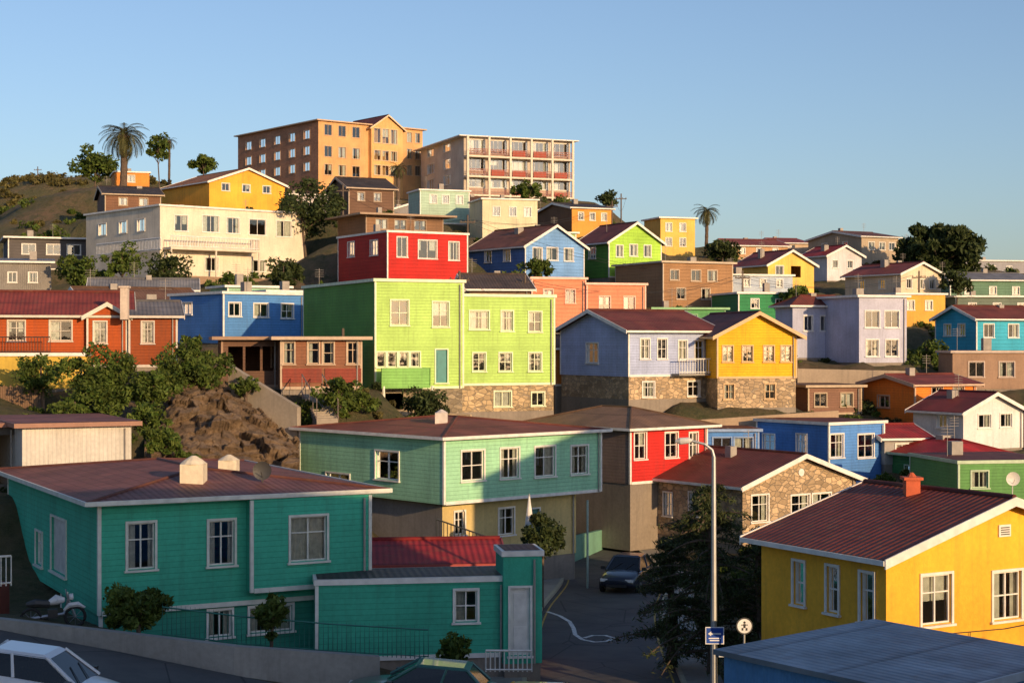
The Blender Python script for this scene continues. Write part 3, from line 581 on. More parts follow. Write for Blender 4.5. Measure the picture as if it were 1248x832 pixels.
# ---- more small houses between the ones placed from image pixels, wherever there is free ground
def pxr(h):
    pts=[h['C'],(h['C'][0]+h['dR'][0]*h['a'],h['C'][1]+h['dR'][1]*h['a']),(h['C'][0]+h['dL'][0]*h['b'],h['C'][1]+h['dL'][1]*h['b'])]
    p=[CX+q[0]/q[1]*F for q in pts]; return min(p),max(p)
info=[(pxr(h),h['D'],h['zb']) for h in HS if h['C'][1]>30]
cols=[((.70,.62,.50),'plaster'),((.20,.38,.66),'siding'),((.64,.24,.07),'siding'),((.76,.48,.10),'plaster'),((.34,.58,.42),'siding'),((.50,.06,.04),'siding'),((.34,.22,.14),'siding'),((.55,.5,.5),'plaster'),((.38,.54,.18),'siding'),((.68,.32,.22),'plaster'),((.26,.25,.25),'corr')]
made=0
for tr_ in range(4000):
    if made>=34: break
    D=rng.uniform(96,235); px=rng.uniform(-20,1260); x=(px-CX)/F*D
    if D>150 and px<250: continue
    th=rng.uniform(6,34); a=rng.uniform(4.5,8); b=rng.uniform(4,6); hh=rng.choice((2.7,2.9,3.1)); T_=math.radians(th)
    cs=[(x+u*math.cos(T_)-v*math.sin(T_),D+u*math.sin(T_)+v*math.cos(T_)) for u in (0,a/2,a) for v in (0,b/2,b)]
    if any(inside(c[0],c[1],.7) for c in cs): continue
    d,_=segdist(np.array([c[0] for c in cs]),np.array([c[1] for c in cs]),R1)
    if d.min()<5: continue
    gz_=TH(np.array([c[0] for c in cs[::2]]),np.array([c[1] for c in cs[::2]])); zb=float(gz_.max())
    if zb-gz_.min()>3.2: continue
    rise=rng.choice((0,.8,1.)); ztop=zb+hh+rise; pt=CY-(ztop-CZ)/D*F; p0=CX+cs[0][0]/D*F; p1=CX+cs[6][0]/cs[6][1]*F; pl=CX+cs[2][0]/cs[2][1]*F; lo,hi=min(p0,pl),p1
    ok=True
    for (a0,a1),dd,zz in info:
        if dd>D+1 and lo<a1 and hi>a0 and pt<CY-(zz-CZ)/dd*F-9: ok=False;break
    if pt<300 and px>700: ok=False
    if pt<235: ok=False
    if not ok: continue
    col,wk=rng.choice(cols); rf='flat' if rise==0 else rng.choice(('gR','gL'))
    h=H('small_house',None,0,0,0,th,0,0,col,wk,rf,rc=rng.choice((MAR,BRN,GRY,(.28,.06,.045),DK)),rise=rise or 1,o=.3,C=(x,D),ze=zb+hh,zb=zb,a=a,b=b,autow=True,ctrl=False)
    info.append((pxr(h),D,zb)); made+=1
    for c in cs: CTRL.append((c[0],c[1],zb-.2))
print('filled',made)
CT=np.array(CTRL)
xs=np.concatenate([-np.geomspace(4000,100,16)[:-1],np.arange(-100,100.1,1.),np.geomspace(100,4000,16)[1:]])
ys=np.concatenate([-np.geomspace(2000,20,10)[:-1],np.arange(-20,36,2.),np.arange(36,120,.7),np.arange(120,345,1.5),np.geomspace(346,6000,18)])
GX,GY=np.meshgrid(xs,ys); GZ=TH(GX,GY)
V=np.stack([GX,GY,GZ],-1).reshape(-1,3); nx=len(xs);ny=len(ys)
idx=np.arange(nx*ny).reshape(ny,nx); Q=np.stack([idx[:-1,:-1],idx[:-1,1:],idx[1:,1:],idx[1:,:-1]],-1).reshape(-1,4)
def npmesh(name,V,Q,mat,smooth=False):
    me=bpy.data.meshes.new(name); k=Q.shape[1]; me.vertices.add(len(V)); me.vertices.foreach_set('co',V.astype(np.float32).ravel())
    me.loops.add(Q.size); me.loops.foreach_set('vertex_index',Q.astype(np.int32).ravel())
    me.polygons.add(len(Q)); me.polygons.foreach_set('loop_start',np.arange(0,Q.size,k,dtype=np.int32)); 
    me.update(calc_edges=True); me.validate(); me.materials.append(mat)
    if smooth: me.polygons.foreach_set('use_smooth',[True]*len(me.polygons))
    o=bpy.data.objects.new(name,me); sc.collection.objects.link(o)
    return o
m,nt,bs=newmat('hillside_ground'); tc=nt.nodes.new('ShaderNodeTexCoord').outputs['Object']
c=mixc(nt,mapr(nt,noise(nt,tc,.12,6,.65),.38,.58,0,1),(.19,.125,.07),(.095,.10,.035))
c=mixc(nt,mapr(nt,noise(nt,tc,.9,6,.7),.46,.60,0,.8),c,(.055,.07,.02))
c=mixc(nt,mapr(nt,noise(nt,tc,3.,6,.7),.4,.7,0,.55),c,(.22,.16,.085))
nt.links.new(c,bs.inputs['Base Color']); bs.inputs['Roughness'].default_value=.95; bump(nt,bs,noise(nt,tc,1.8,9,.8),.6,1.)
npmesh('terrain',V,Q,m,True)
def asphalt():
    m,nt,bs=newmat('asphalt'); tc=nt.nodes.new('ShaderNodeTexCoord').outputs['Object']
    c=mixc(nt,mapr(nt,noise(nt,tc,.5,6,.65),.35,.65,0,1),(.045,.045,.045),(.095,.09,.084)); c=mixc(nt,mapr(nt,noise(nt,tc,60,2),.3,.7,0,.35),c,(.12,.115,.11))
    v=nt.nodes.new('ShaderNodeTexVoronoi'); v.feature='DISTANCE_TO_EDGE'; v.inputs['Scale'].default_value=.35; nt.links.new(tc,v.inputs[0])
    c=mixc(nt,mapr(nt,v.outputs[0],0,.012,1,0),c,(.02,.02,.02))
    nt.links.new(c,bs.inputs['Base Color']); bs.inputs['Roughness'].default_value=.8; bump(nt,bs,noise(nt,tc,40,3),.01,.6); return m
ASPH=asphalt()
def strip(pl,o0,o1,dz,name,mat,parent=None,thick=0.):
    mb=MB(); pts=[]
    for i,p in enumerate(pl):
        a=pl[max(i-1,0)];b=pl[min(i+1,len(pl)-1)]; d=Vector((b[0]-a[0],b[1]-a[1],0)).normalized(); n=Vector((d.y,-d.x,0))
        q=Vector(p); pts.append((q+n*o0+Vector((0,0,dz)),q+n*o1+Vector((0,0,dz))))
    for i in range(len(pts)-1):
        a,b=pts[i];c,d=pts[i+1]
        mb.face([a,b,d,c])
        if thick:
            t=Vector((0,0,thick)); mb.face([a,c,c-t,a-t]); mb.face([b,d,d-t,b-t])
    return mb.obj(name,mat,parent)
strip(R1,-HW,HW,.0,'road',ASPH); strip(R2,-3.2,4.8,.012,'road',ASPH)
PAVE=wallmat((.33,.31,.27)); KERB=plain((.42,.38,.27),.8,name='kerb')
R1b=[p for p in R1 if p[1]>48]
strip(R1b,-HW-1.6,-HW-.14,.13,'pavement',PAVE,None,.4); strip(R1b,-HW-.138,-HW,.134,'kerb',KERB,None,.4)
strip([p for p in R1 if p[1]>36],HW+.14,HW+1.25,.13,'pavement',PAVE,None,.4); strip([p for p in R1 if p[1]>36],HW,HW+.138,.134,'kerb',KERB,None,.4)
PAINT=plain((.68,.67,.62),.7,name='road_paint',var=.35,scale=6); YP=plain((.46,.30,.06),.7,name='yellow_paint',var=.4,scale=7)
strip(R1b,-HW+.18,-HW+.25,.006,'yellow_line',YP); strip([p for p in R1 if p[1]>46],HW-.25,HW-.18,.006,'yellow_line',YP)
def onroad(px,py):
    D=55.
    for _ in range(30):
        x=(px-CX)/F*D; d,z=segdist(np.array([x]),np.array([D]),R1); D=.5*D+.5*(CZ-float(z[0]))*F/(py-CY)
    return ((px-CX)/F*D,D,float(z[0])+.008)
mk=[onroad(*q) for q in ((667,745),(682,750),(694,757),(699,765),(701,773),(710,779),(725,782),(740,781),(748,777),(738,774),(722,774),(712,777))]
strip(mk,-.08,.08,.0,'road_arrow_marking',PAINT)
def wallrun(pts,th,name,mat):
    mb=MB()
    for i in range(len(pts)-1):
        (x0,y0,b0,t0),(x1,y1,b1,t1)=pts[i],pts[i+1]; d=Vector((x1-x0,y1-y0,0)).normalized(); n=Vector((-d.y,d.x,0))*th
        mb.hexa([(x0,y0,b0),(x1,y1,b1),(x1+n.x,y1+n.y,b1),(x0+n.x,y0+n.y,b0),(x0,y0,t0),(x1,y1,t1),(x1+n.x,y1+n.y,t1),(x0+n.x,y0+n.y,t0)])
    return mb.obj(name,mat)
def wp(px,D,yt,yb): return ((px-CX)/F*D,D,zat(yb,D)-.6,zat(yt,D))
wallrun([wp(-60,45.2,750,768),wp(0,44.8,754,774),wp(140,44.3,770,802),wp(285,44,787,830),wp(463,44.8,800,850)],.28,'concrete_parapet_wall',wallmat((.32,.30,.27)))
mb=MB(); fp=[P(198,776,46.2),P(300,788,46.4),P(400,796,46.8),P(522,803,47.2)]
for i in range(3): rail(mb,fp[i],fp[i+1],.85,.13,.014,True)
mb.obj('iron_fence',plain((.03,.16,.13),.5))
mb=MB(); rail(mb,P(592,818,48.2),P(648,818,48.6),.62,.13,.022); mb.obj('white_fence',plain(WHITE,.5))
wallrun([wp(655,50.7,742,815),wp(657,56,728,790)],.25,'red_base_wall',wallmat((.3,.07,.06)))
wallrun([wp(278,80,444,480),wp(362,78,496,530)],.3,'concrete_retaining_wall',wallmat((.34,.29,.23)))
wallrun([wp(845,101,512,535),wp(1022,101,500,535)],.3,'retaining_wall',wallmat((.42,.31,.21)))
wallrun([wp(972,118,449,465),wp(1110,118,452,468)],.3,'garden_wall',wallmat((.36,.29,.22)))
wallrun([wp(694,82,655,690),wp(748,90,642,690)],.25,'green_garden_wall',wallmat((.16,.34,.26)))
wallrun([wp(205,146,335,352),wp(375,150,342,360)],.3,'brick_retaining_wall',wallmat((.3,.2,.13)))
wallrun([wp(455,88,500,530),wp(575,91,505,530)],.3,'stone_garden_wall',wallmat((.4,.3,.19),'stone'))
mb=MB(); 
for i in range(24):
    p=P(-10+i*2.7,470,80); mb.box(p.x,p.x+.09,p.y,p.y+.03,p.z-2,p.z+rng.uniform(-.08,.05))
for z_ in (-.4,-1.2): p=P(-10,470,80);q=P(55,470,80); mb.box(p.x,q.x,p.y+.032,p.y+.08,p.z+z_,p.z+z_+.08)
mb.obj('board_fence',plain((.2,.12,.07),.85))
# outdoor stairs beside the rock
e=empty('outdoor_staircase',(0,0,0)); a0=P(386,512,79); a1=P(368,480,83); mb=MB(); n=12; dv=(a1-a0); wv=Vector((1.0,.2,0))
for i in range(n):
    q=a0+dv*(i/n); q2=a0+Vector((dv.x,dv.y,0))*((i+1)/n); zt=q.z+dv.z/n
    mb.hexa([(q.x,q.y,q.z-1.6),(q.x+wv.x,q.y+wv.y,q.z-1.6),(q2.x+wv.x,q2.y+wv.y,q.z-1.6),(q2.x,q2.y,q.z-1.6),(q.x,q.y,zt),(q.x+wv.x,q.y+wv.y,zt),(q2.x+wv.x,q2.y+wv.y,zt),(q2.x,q2.y,zt)])
mb.obj('steps',wallmat((.34,.29,.23)),e); mb=MB(); rail(mb,a0,a1,1.,.9,.02); rail(mb,a0+wv,a1+wv,1.,.9,.02); mb.obj('handrails',plain((.25,.2,.17),.5),e)
# rock outcrop
NU,NW=190,130
gx=np.linspace(0,1,NU); gz=np.linspace(0,1,NW); U,Wd=np.meshgrid(gx,gz); 
pxs=176+U*186; D_=69.5+Wd*10+U*1.5; pys=590-Wd*np.interp(U,[0,.2,.5,.8,1],[85,122,130,95,70]); X=(pxs-CX)/F*D_; Z=CZ-(pys-CY)/F*D_
ROCKV=[]
for x,y,z in zip(X.ravel(),D_.ravel(),Z.ravel()):
    v_=Vector((x,y,z)); wv_=v_+mnoise.noise_vector(v_*.8)*.35
    n1=mnoise.turbulence(v_*.4,5,True)
    pa=mnoise.voronoi(Vector((wv_.x*.75,wv_.y*.75,wv_.z*1.2)))[1][0]; pb=mnoise.voronoi(Vector((wv_.x*1.9,wv_.y*1.9,wv_.z*2.6)))[1][0]
    k=n1*.6+mnoise.noise(pa*5.7)*1.5+mnoise.noise(pb*6.3)*.6
    ROCKV.append((x+k*.2,y-k*.8,z+k*.35))
idx=np.arange(NU*NW).reshape(NW,NU); Qr=np.stack([idx[:-1,:-1],idx[:-1,1:],idx[1:,1:],idx[1:,:-1]],-1).reshape(-1,4)
m,nt,bs=newmat('rock'); tc=nt.nodes.new('ShaderNodeTexCoord').outputs['Object']
c=mixc(nt,mapr(nt,noise(nt,tc,.9,7,.7),.35,.65,0,1),(.17,.11,.07),(.40,.28,.18)); c=mixc(nt,mapr(nt,noise(nt,tc,2.7,6,.7),.50,.64,0,.6),c,(.07,.055,.03))
nt.links.new(c,bs.inputs['Base Color']); bs.inputs['Roughness'].default_value=.95; bump(nt,bs,noise(nt,tc,4.5,9,.8),.35,1.)
npmesh('rock_outcrop',np.array(ROCKV),Qr,m)
# ================= VEGETATION
def leaves(centers,size,r_,asp=.5):
    n=len(centers); a=r_.normal(size=(n,3)); a/=np.linalg.norm(a,axis=1,keepdims=True); b=r_.normal(size=(n,3)); b-= (a*b).sum(1,keepdims=True)*a; b/=np.linalg.norm(b,axis=1,keepdims=True)
    s=size*r_.uniform(.6,1.3,(n,1)); a=a*s; b=b*s*asp
    return np.stack([centers-a,centers-b*.9+a*.1,centers+a,centers+b*.9+a*.1],1).reshape(-1,3)
def crown_pts(n,rx,rz,r_,K=None,cs=.34):
    K=K or 26
    d=r_.normal(size=(K,3)); d/=np.linalg.norm(d,axis=1,keepdims=True); cc=d*r_.uniform(.25,.85,(K,1))*np.array([rx,rx,rz])
    rad=r_.uniform(.5,1.25,K)*cs*min(rx,rz*1.2)
    k=r_.randint(0,K,n); e=r_.normal(size=(n,3)); e/=np.linalg.norm(e,axis=1,keepdims=True)
    return cc[k]+e*(rad[k][:,None]*r_.uniform(.3,1.15,(n,1))**.6)*np.array([1,1,.8]),cc
def tree(name,px,py,D,rx,rz,n=3000,ls=.12,mat=None,seed=0,tr=.14,K=None,cs=.34,asp=.5,extra_=[],low=False):
    r_=np.random.RandomState(seed+int(px)); c=P(px,py,D); e=empty(name,(c.x,c.y,ground(c.x,c.y)-.1)); zc=c.z-e.location.z
    if low and zc>rz*1.3: zc=rz*.8
    zc=max(zc,rz*.45)
    allp=[];ccs=[]
    for (ox,oz,ex,ez,nn) in [(0,0,rx,rz,n)]+list(extra_):
        p,cc=crown_pts(nn,ex,ez,r_,K,cs); off=np.array([ox,0,zc+oz]); allp.append(p+off); ccs+=list(cc[:14]+off)
    pts=np.concatenate(allp); pts=pts[pts[:,2]>.02]
    Vv=leaves(pts,ls,r_,asp); o=npmesh('foliage',Vv,np.arange(len(Vv)).reshape(-1,4),mat or LEAF); o.parent=e
    mb=MB(); top=zc+rz*.5; lean=r_.uniform(-.15,.15,2)*rx
    mb.tube([(0,0,-.3),(lean[0]*.3,lean[1]*.3,max(.3,zc*.4)),(lean[0],lean[1],max(.5,zc*.9)),(lean[0],lean[1],top)],[tr,tr*.8,tr*.6,tr*.2],8)
    for q in ccs:
        s=Vector((lean[0]*.6,lean[1]*.6,min(max(.2,zc-rz*.5),q[2]*.8))); q=Vector(q); mid=s.lerp(q,.5)+Vector((0,0,.08*rz)); mb.tube([s,mid,q],[tr*.4,tr*.25,tr*.08],5)
    mb.obj('trunk_and_limbs',BARK,e,True); return e
def conifer(name,px,pyt,D,R,seed,nl=95):
    r_=np.random.RandomState(seed); top=P(px,pyt,D); g=ground(top.x,D); e=empty(name,(top.x,D,g)); Hh=top.z-g
    mb=MB(); mb.tube([(0,0,-.2),(.08,0,Hh*.35),(-.05,0,Hh*.7),(0,0,Hh)],[.2,.15,.09,.02],9); cen=[]
    for i in range(nl):
        t=.12+.86*(i/nl)**.9; z=Hh*t; prof=(1-t)**.75*1.15+.12; L=R*prof*r_.uniform(.5,1.25); az=r_.uniform(0,6.283)
        if r_.rand()<.12: continue
        d=Vector((math.cos(az),math.sin(az),0)); pts=[Vector((0,0,z))]; ang=r_.uniform(.05,.5); m_=8
        for k in range(m_): 
            ang-=.09; pts.append(pts[-1]+(d*math.cos(ang)+Vector((0,0,math.sin(ang))))*(L/m_))
        mb.tube(pts,[.045*(1-k/(m_+1))+.008 for k in range(m_+1)],5)
        for k in range(2,m_+1):
            p=np.array(pts[k]); nn=int(22*r_.uniform(.6,1.3)); sp=.08+.12*L/R*(1.2-k/m_)
            cen.append(p+r_.normal(size=(nn,3))*np.array([sp,sp,sp*.5])+np.array([0,0,-.04]))
    mb.obj('trunk_and_limbs',BARK,e,True)
    Vv=leaves(np.concatenate(cen),.095,r_,.22); o=npmesh('foliage',Vv,np.arange(len(Vv)).reshape(-1,4),LEAFC); o.parent=e
conifer('pine_tree',868,585,51,2.7,5,115); conifer('pine_tree',925,640,50,1.8,9,65); conifer('pine_tree',818,650,52.5,1.6,12,60)
tree('round_tree',660,656,66,1.2,1.0,4500,.10,LEAFD,2,.1)
tree('large_tree',1145,302,202,5.2,4.2,9000,.42,LEAFD,3,.45,40,.26,.5,extra_=[(-2.2,-.8,3.2,2.4,2500),(2.8,.6,3,2.6,2500)])
for (px,py,D,rx,rz,n) in ((120,468,76,2.5,1.9,9000),(235,450,79,2.0,1.5,6500),(48,455,80,1.2,1.2,2600),(185,474,76,1.4,1.1,3400),(198,540,68.5,.95,.8,2400),(182,510,71,1.0,.8,2200),(375,505,81,1.0,.9,1900),(225,560,68.5,.7,.5,1200),(300,470,79,.8,.5,1100),(88,500,74,1.2,.8,2200)):
    tree('broadleaf_tree',px,py,D,rx,rz,n,.11,LEAF,px,.12,40,.28)
for (px,py,D,rx,rz,n) in ((170,742,46,1.25,.75,5200),(330,748,46.3,.55,.85,1500),(553,790,46.5,.55,.5,1500),(105,330,140,3.2,2.,3000),(150,320,138,2.,1.8,1600),(205,332,141,2.4,2,2200),(375,255,160,4.,3.,4500),(345,335,138,2.2,1.5,2000),(655,326,143,1.6,1.,1200),(115,200,225,3.4,2.8,2800),(248,200,215,2.4,1.3,1500),(195,180,222,2.0,2.2,1300),(642,232,205,2.4,1.4,1500),(740,243,215,1.6,1.4,900),(520,485,86,1.5,1.4,2600),(640,500,88,1.6,.8,2100),(740,490,101,1.5,.8,1600),(770,492,101,1.2,.7,1200),(880,500,100,1.8,.7,1900),(940,500,100,1.3,.6,1200),(1050,448,114,1.6,1.1,2000),(1020,450,114,1.3,.9,1300),(1085,455,114,1.2,.8,1200),(880,305,190,2.4,1.6,1700),(970,362,140,1.6,1.1,1200),(1095,525,93,1.8,1.1,2200),(1070,535,93,1.2,.8,1200),(955,770,47,.5,.35,600),(560,502,85,1.3,.9,1700),(590,500,88,1.1,.8,1200),(690,492,100,1.4,.9,1500),(1165,345,165,2,1.4,1200),(1130,405,130,1.7,1.2,1300),(1000,520,97,1.2,.8,1200),(60,290,175,3,1.6,1800),(290,345,138,2,1.2,1500),(900,395,126,1.6,1,1200),(820,385,138,1.5,.9,1000),(455,345,128,1.5,1.1,1100),(410,480,80,1.2,1.0,1800),(440,500,82,1.1,.9,1600)):
    tree('shrub',px,py,D,rx,rz,n,.045+D*.0011,LEAF if rng.random()<.7 else LEAFD,px,.05+rx*.03,26,.34,low=(80<D<135))
def palm(name,px,py,D,R,seed,nf=46,trw=.25):
    r_=random.Random(seed); c=P(px,py,D); g=ground(c.x,c.y); e=empty(name,(c.x,c.y,g)); h=c.z-g
    mb=MB(); n=14; mb.tube([(math.sin(i/n*2)*.15,0,h*i/n) for i in range(n+1)],[trw*(1.35 if i==0 else 1+.12*(i%2)) for i in range(n+1)],9); mb.obj('trunk',BARK,e)
    mb=MB(); mb.tube([(.12,0,h-1.2*R*.25),(.12,0,h-.3*R*.2),(.12,0,h+.1)],[trw*1.2,trw*1.9,trw*.8],9); mb.obj('crown_boss',BARK,e)
    fb=MB()
    for i in range(nf):
        az=i*2.399+r_.uniform(-.2,.2); el=math.radians(-35+115*(i/nf)+r_.uniform(-8,8)); L=R*r_.uniform(.85,1.1); d=Vector((math.cos(az),math.sin(az),0)); S=Vector((-math.sin(az),math.cos(az),0))
        p=Vector((.12,0,h)); ang=el; m_=14; pr=p.copy()
        for k in range(m_):
            ang-=math.radians(7.5); st=(d*math.cos(ang)+Vector((0,0,math.sin(ang))))*(L/m_); q=pr+st
            fb.face([pr-S*.02*R,pr+S*.02*R,q+S*.012*R,q-S*.012*R])
            ll=R*.20*math.sin(math.pi*(.12+.85*k/m_))+.02*R
            for sg in (-1,1):
                for j in (0,.5):
                    b0=pr+st*j; tip=b0+S*sg*ll*.8+st.normalized()*ll*.7-Vector((0,0,ll*.35))
                    fb.face([b0,b0+st*.3,tip])
            pr=q
    fb.obj('fronds',PALM,e)
palm('palm_tree',150,165,205,3.7,1,60,.42); palm('palm_tree',860,258,200,2.1,2,44,.2); palm('palm_tree',484,205,215,1.7,3,34,.25); palm('palm_tree',205,172,224,1.5,4,24,.16)
def mass(name,N,ymin,ymax,smin,smax,mat,seed,umin=-.36,umax=.36):
    r_=np.random.RandomState(seed); out=[]; cnt=0; tries=0
    while cnt<N and tries<N*12:
        tries+=1; D=ymin*(ymax/ymin)**r_.rand(); u=r_.uniform(umin,umax); x=u*D; s=r_.uniform(smin,smax)*(.6+D/200)
        if inside(x,D,s*.5): continue
        d,_=segdist(np.array([x]),np.array([D]),R1); d2,_=segdist(np.array([x]),np.array([D]),R2)
        if d[0]<5 or d2[0]<5: continue
        z=ground(x,D); n=int(190*r_.uniform(.7,1.3)); p,_=crown_pts(n,s,s*.55,r_,9,.5); out.append(leaves(p+np.array([x,D,z+s*.2]),.05+D*.0010,r_,.5)); cnt+=1
    Vv=np.concatenate(out); npmesh(name,Vv,np.arange(len(Vv)).reshape(-1,4),mat)
mass('hillside_shrubs',560,62,240,.3,.95,LEAF,5); mass('hillside_shrubs',260,62,330,.3,.7,LEAFD,6); mass('dry_scrub',520,66,335,.2,.6,LEAFO,8); mass('hilltop_scrub',300,235,335,.5,1.0,LEAFO,18,-.36,-.22)
# ================= STREET FURNITURE
MET=plain((.38,.39,.40),.45,.6,name='galvanised',var=.1)
gx_=(870-CX)/F*46
e=empty('street_lamp',(gx_,46,ground(gx_,46))); zt=zat(556,46)-e.location.z
mb=MB(); mb.tube([(0,0,0),(0,0,.5),(0,0,.52),(0,0,zt)],[.13,.13,.1,.06],10)
arm=[(0,0,zt-.02),(-.05,0,zt+.18),(-.25,0,zt+.34),(-.6,0,zt+.43),(-.72,0,zt+.44)]; mb.tube(arm,[.05,.045,.04,.035,.035],8); mb.obj('pole_and_arm',MET,e,True)
mb=MB(); mb.tube([(-.6,0,zt+.46),(-.7,0,zt+.45),(-.95,0,zt+.43),(-1.08,0,zt+.42)],[.03,.09,.10,.03],10); mb.obj('lantern',plain((.55,.55,.53),.4),e,True)
def disc(mb,c,r,n=28,t=.02): mb.tube([(c[0],c[1],c[2]),(c[0],c[1]-t,c[2])],r,n)
e=empty('blue_parking_sign',(gx_,45.82,zat(774,45.8)))
mb=MB(); mb.box(-.26,.26,-.02,0,-.24,.24); mb.obj('panel_border',plain((.75,.75,.75),.4),e)
mb=MB(); mb.box(-.235,.235,-.024,-.0205,-.215,.215); mb.obj('panel',plain((.015,.07,.36),.4),e)
mb=MB(); mb.box(-.12,.17,-.028,-.0245,.03,.075); mb.face([(-.19,-.0265,.052),(-.10,-.0265,.12),(-.10,-.0265,-.015)]); mb.box(-.17,.17,-.028,-.0245,-.09,-.06); mb.box(-.14,.14,-.028,-.0245,-.15,-.12); mb.obj('arrow_mark',plain((.78,.78,.78),.4),e)
x9=(907-CX)/F*45; e=empty('round_traffic_sign',(x9,45,ground(x9,45))); zs=zat(762,45)-e.location.z
mb=MB(); mb.tube([(0,0,0),(0,0,zs+.2)],.03,8); mb.obj('post',MET,e)
mb=MB(); disc(mb,(0,-.035,zs),.23); mb.obj('rim',plain((.06,.06,.06),.4),e)
mb=MB(); disc(mb,(0,-.057,zs),.195,28,.004); mb.obj('face',plain((.78,.78,.76),.4),e)
mb=MB(); disc(mb,(0,-.063,zs+.10),.033,12,.003); mb.box(-.03,.03,-.067,-.062,zs-.05,zs+.06); mb.box(-.09,.09,-.069,-.0675,zs+.02,zs+.045); mb.box(-.08,-.031,-.067,-.062,zs-.12,zs-.05); mb.box(.031,.08,-.067,-.062,zs-.12,zs-.05); mb.obj('pictogram',plain((.04,.04,.04),.4),e)
x8=(888-CX)/F*45.9; e=empty('street_name_sign',(x8,45.9,zat(797,45.9))); mb=MB(); mb.box(-.3,.3,-.02,0,-.07,.07); mb.tube([(-.42,.02,0),(.3,.02,0)],.012,5); mb.obj('plate',plain((.6,.62,.62),.4),e)
p=P(645,640,67.5); e=empty('closed_parasol',(p.x,p.y,ground(p.x,p.y))); zz=p.z-e.location.z
mb=MB(); mb.tube([(0,0,0),(0,0,zz+1.3)],.03,6); mb.obj('pole',MET,e)
mb=MB(); mb.tube([(0,0,zz-.7),(0,0,zz-.3),(0,0,zz+.4),(0,0,zz+1.2)],[.16,.22,.14,.03],9); mb.obj('canvas',plain((.7,.68,.64),.8),e)
for px,py,D,r in ((1234,583,80,.34),(320,573,52,.3)):
    p=P(px,py,D); e=empty('satellite_dish',(p.x,p.y,p.z)); mb=MB()
    def q_(i,k): rr=r*i/4; t=2*math.pi*k/16; return (rr*math.cos(t),-.02-.25*r*(i/4)**2,rr*math.sin(t))
    for i in range(4):
        for k in range(16): mb.face([q_(i,k),q_(i+1,k),q_(i+1,k+1),q_(i,k+1)])
    mb.tube([(0,0,0),(0,.05,-1.6)],.025,6); mb.tube([(0,-.02,-r*.8),(0,-r*1.2,0)],.012,5); mb.obj('dish_and_mast',plain((.6,.58,.54) if D>60 else (.05,.05,.05),.6),e)
poles=[]
for px,yt,D in ((757,236,205),(570,262,146),(46,203,300),(746,245,200),(905,330,150),(418,225,168),(640,335,118),(1120,330,160),(560,330,112),(418,400,92)):
    x=(px-CX)/F*D; g=ground(x,D); zt=zat(yt,D); e=empty('utility_pole',(x,D,g)); hh=zt-g
    if hh<2: hh=6
    mb=MB(); mb.tube([(0,0,-.3),(0,0,hh)],[.12,.08],7); mb.box(-.7,.7,-.05,.05,hh-.7,hh-.6)
    for k in (-.6,-.2,.2,.6): mb.tube([(k,0,hh-.6),(k,0,hh-.45)],.04,6)
    mb.obj('pole',plain((.12,.09,.07),.9),e); poles.append(Vector((x,D,g+hh-.45)))
mb=MB()
def wire(a,b,sag=.8): mb.tube([a.lerp(b,t/10)-Vector((0,0,sag*4*(t/10)*(1-t/10))) for t in range(11)],.014,4)
for a,b in ((0,3),(3,1),(1,5),(4,7),(6,8),(8,9),(6,4),(4,1)):
    for k in (-.6,.6): wire(poles[a]+Vector((k,0,0)),poles[b]+Vector((k,0,0)),1.2)
mb.obj('overhead_wires',plain((.03,.03,.03),.7))
mb=MB()
for i in range(17):
    x=-105+i*1.6; z=ground(x,325); mb.tube([(x,325,z-.2),(x,325,z+1.3)],.05,5)
    if i: mb.tube([pv_,(x,325,z+1.2)],.02,4)
    pv_=(x,325,z+1.2)
mb.obj('ridge_fence',plain((.12,.09,.07),.9))
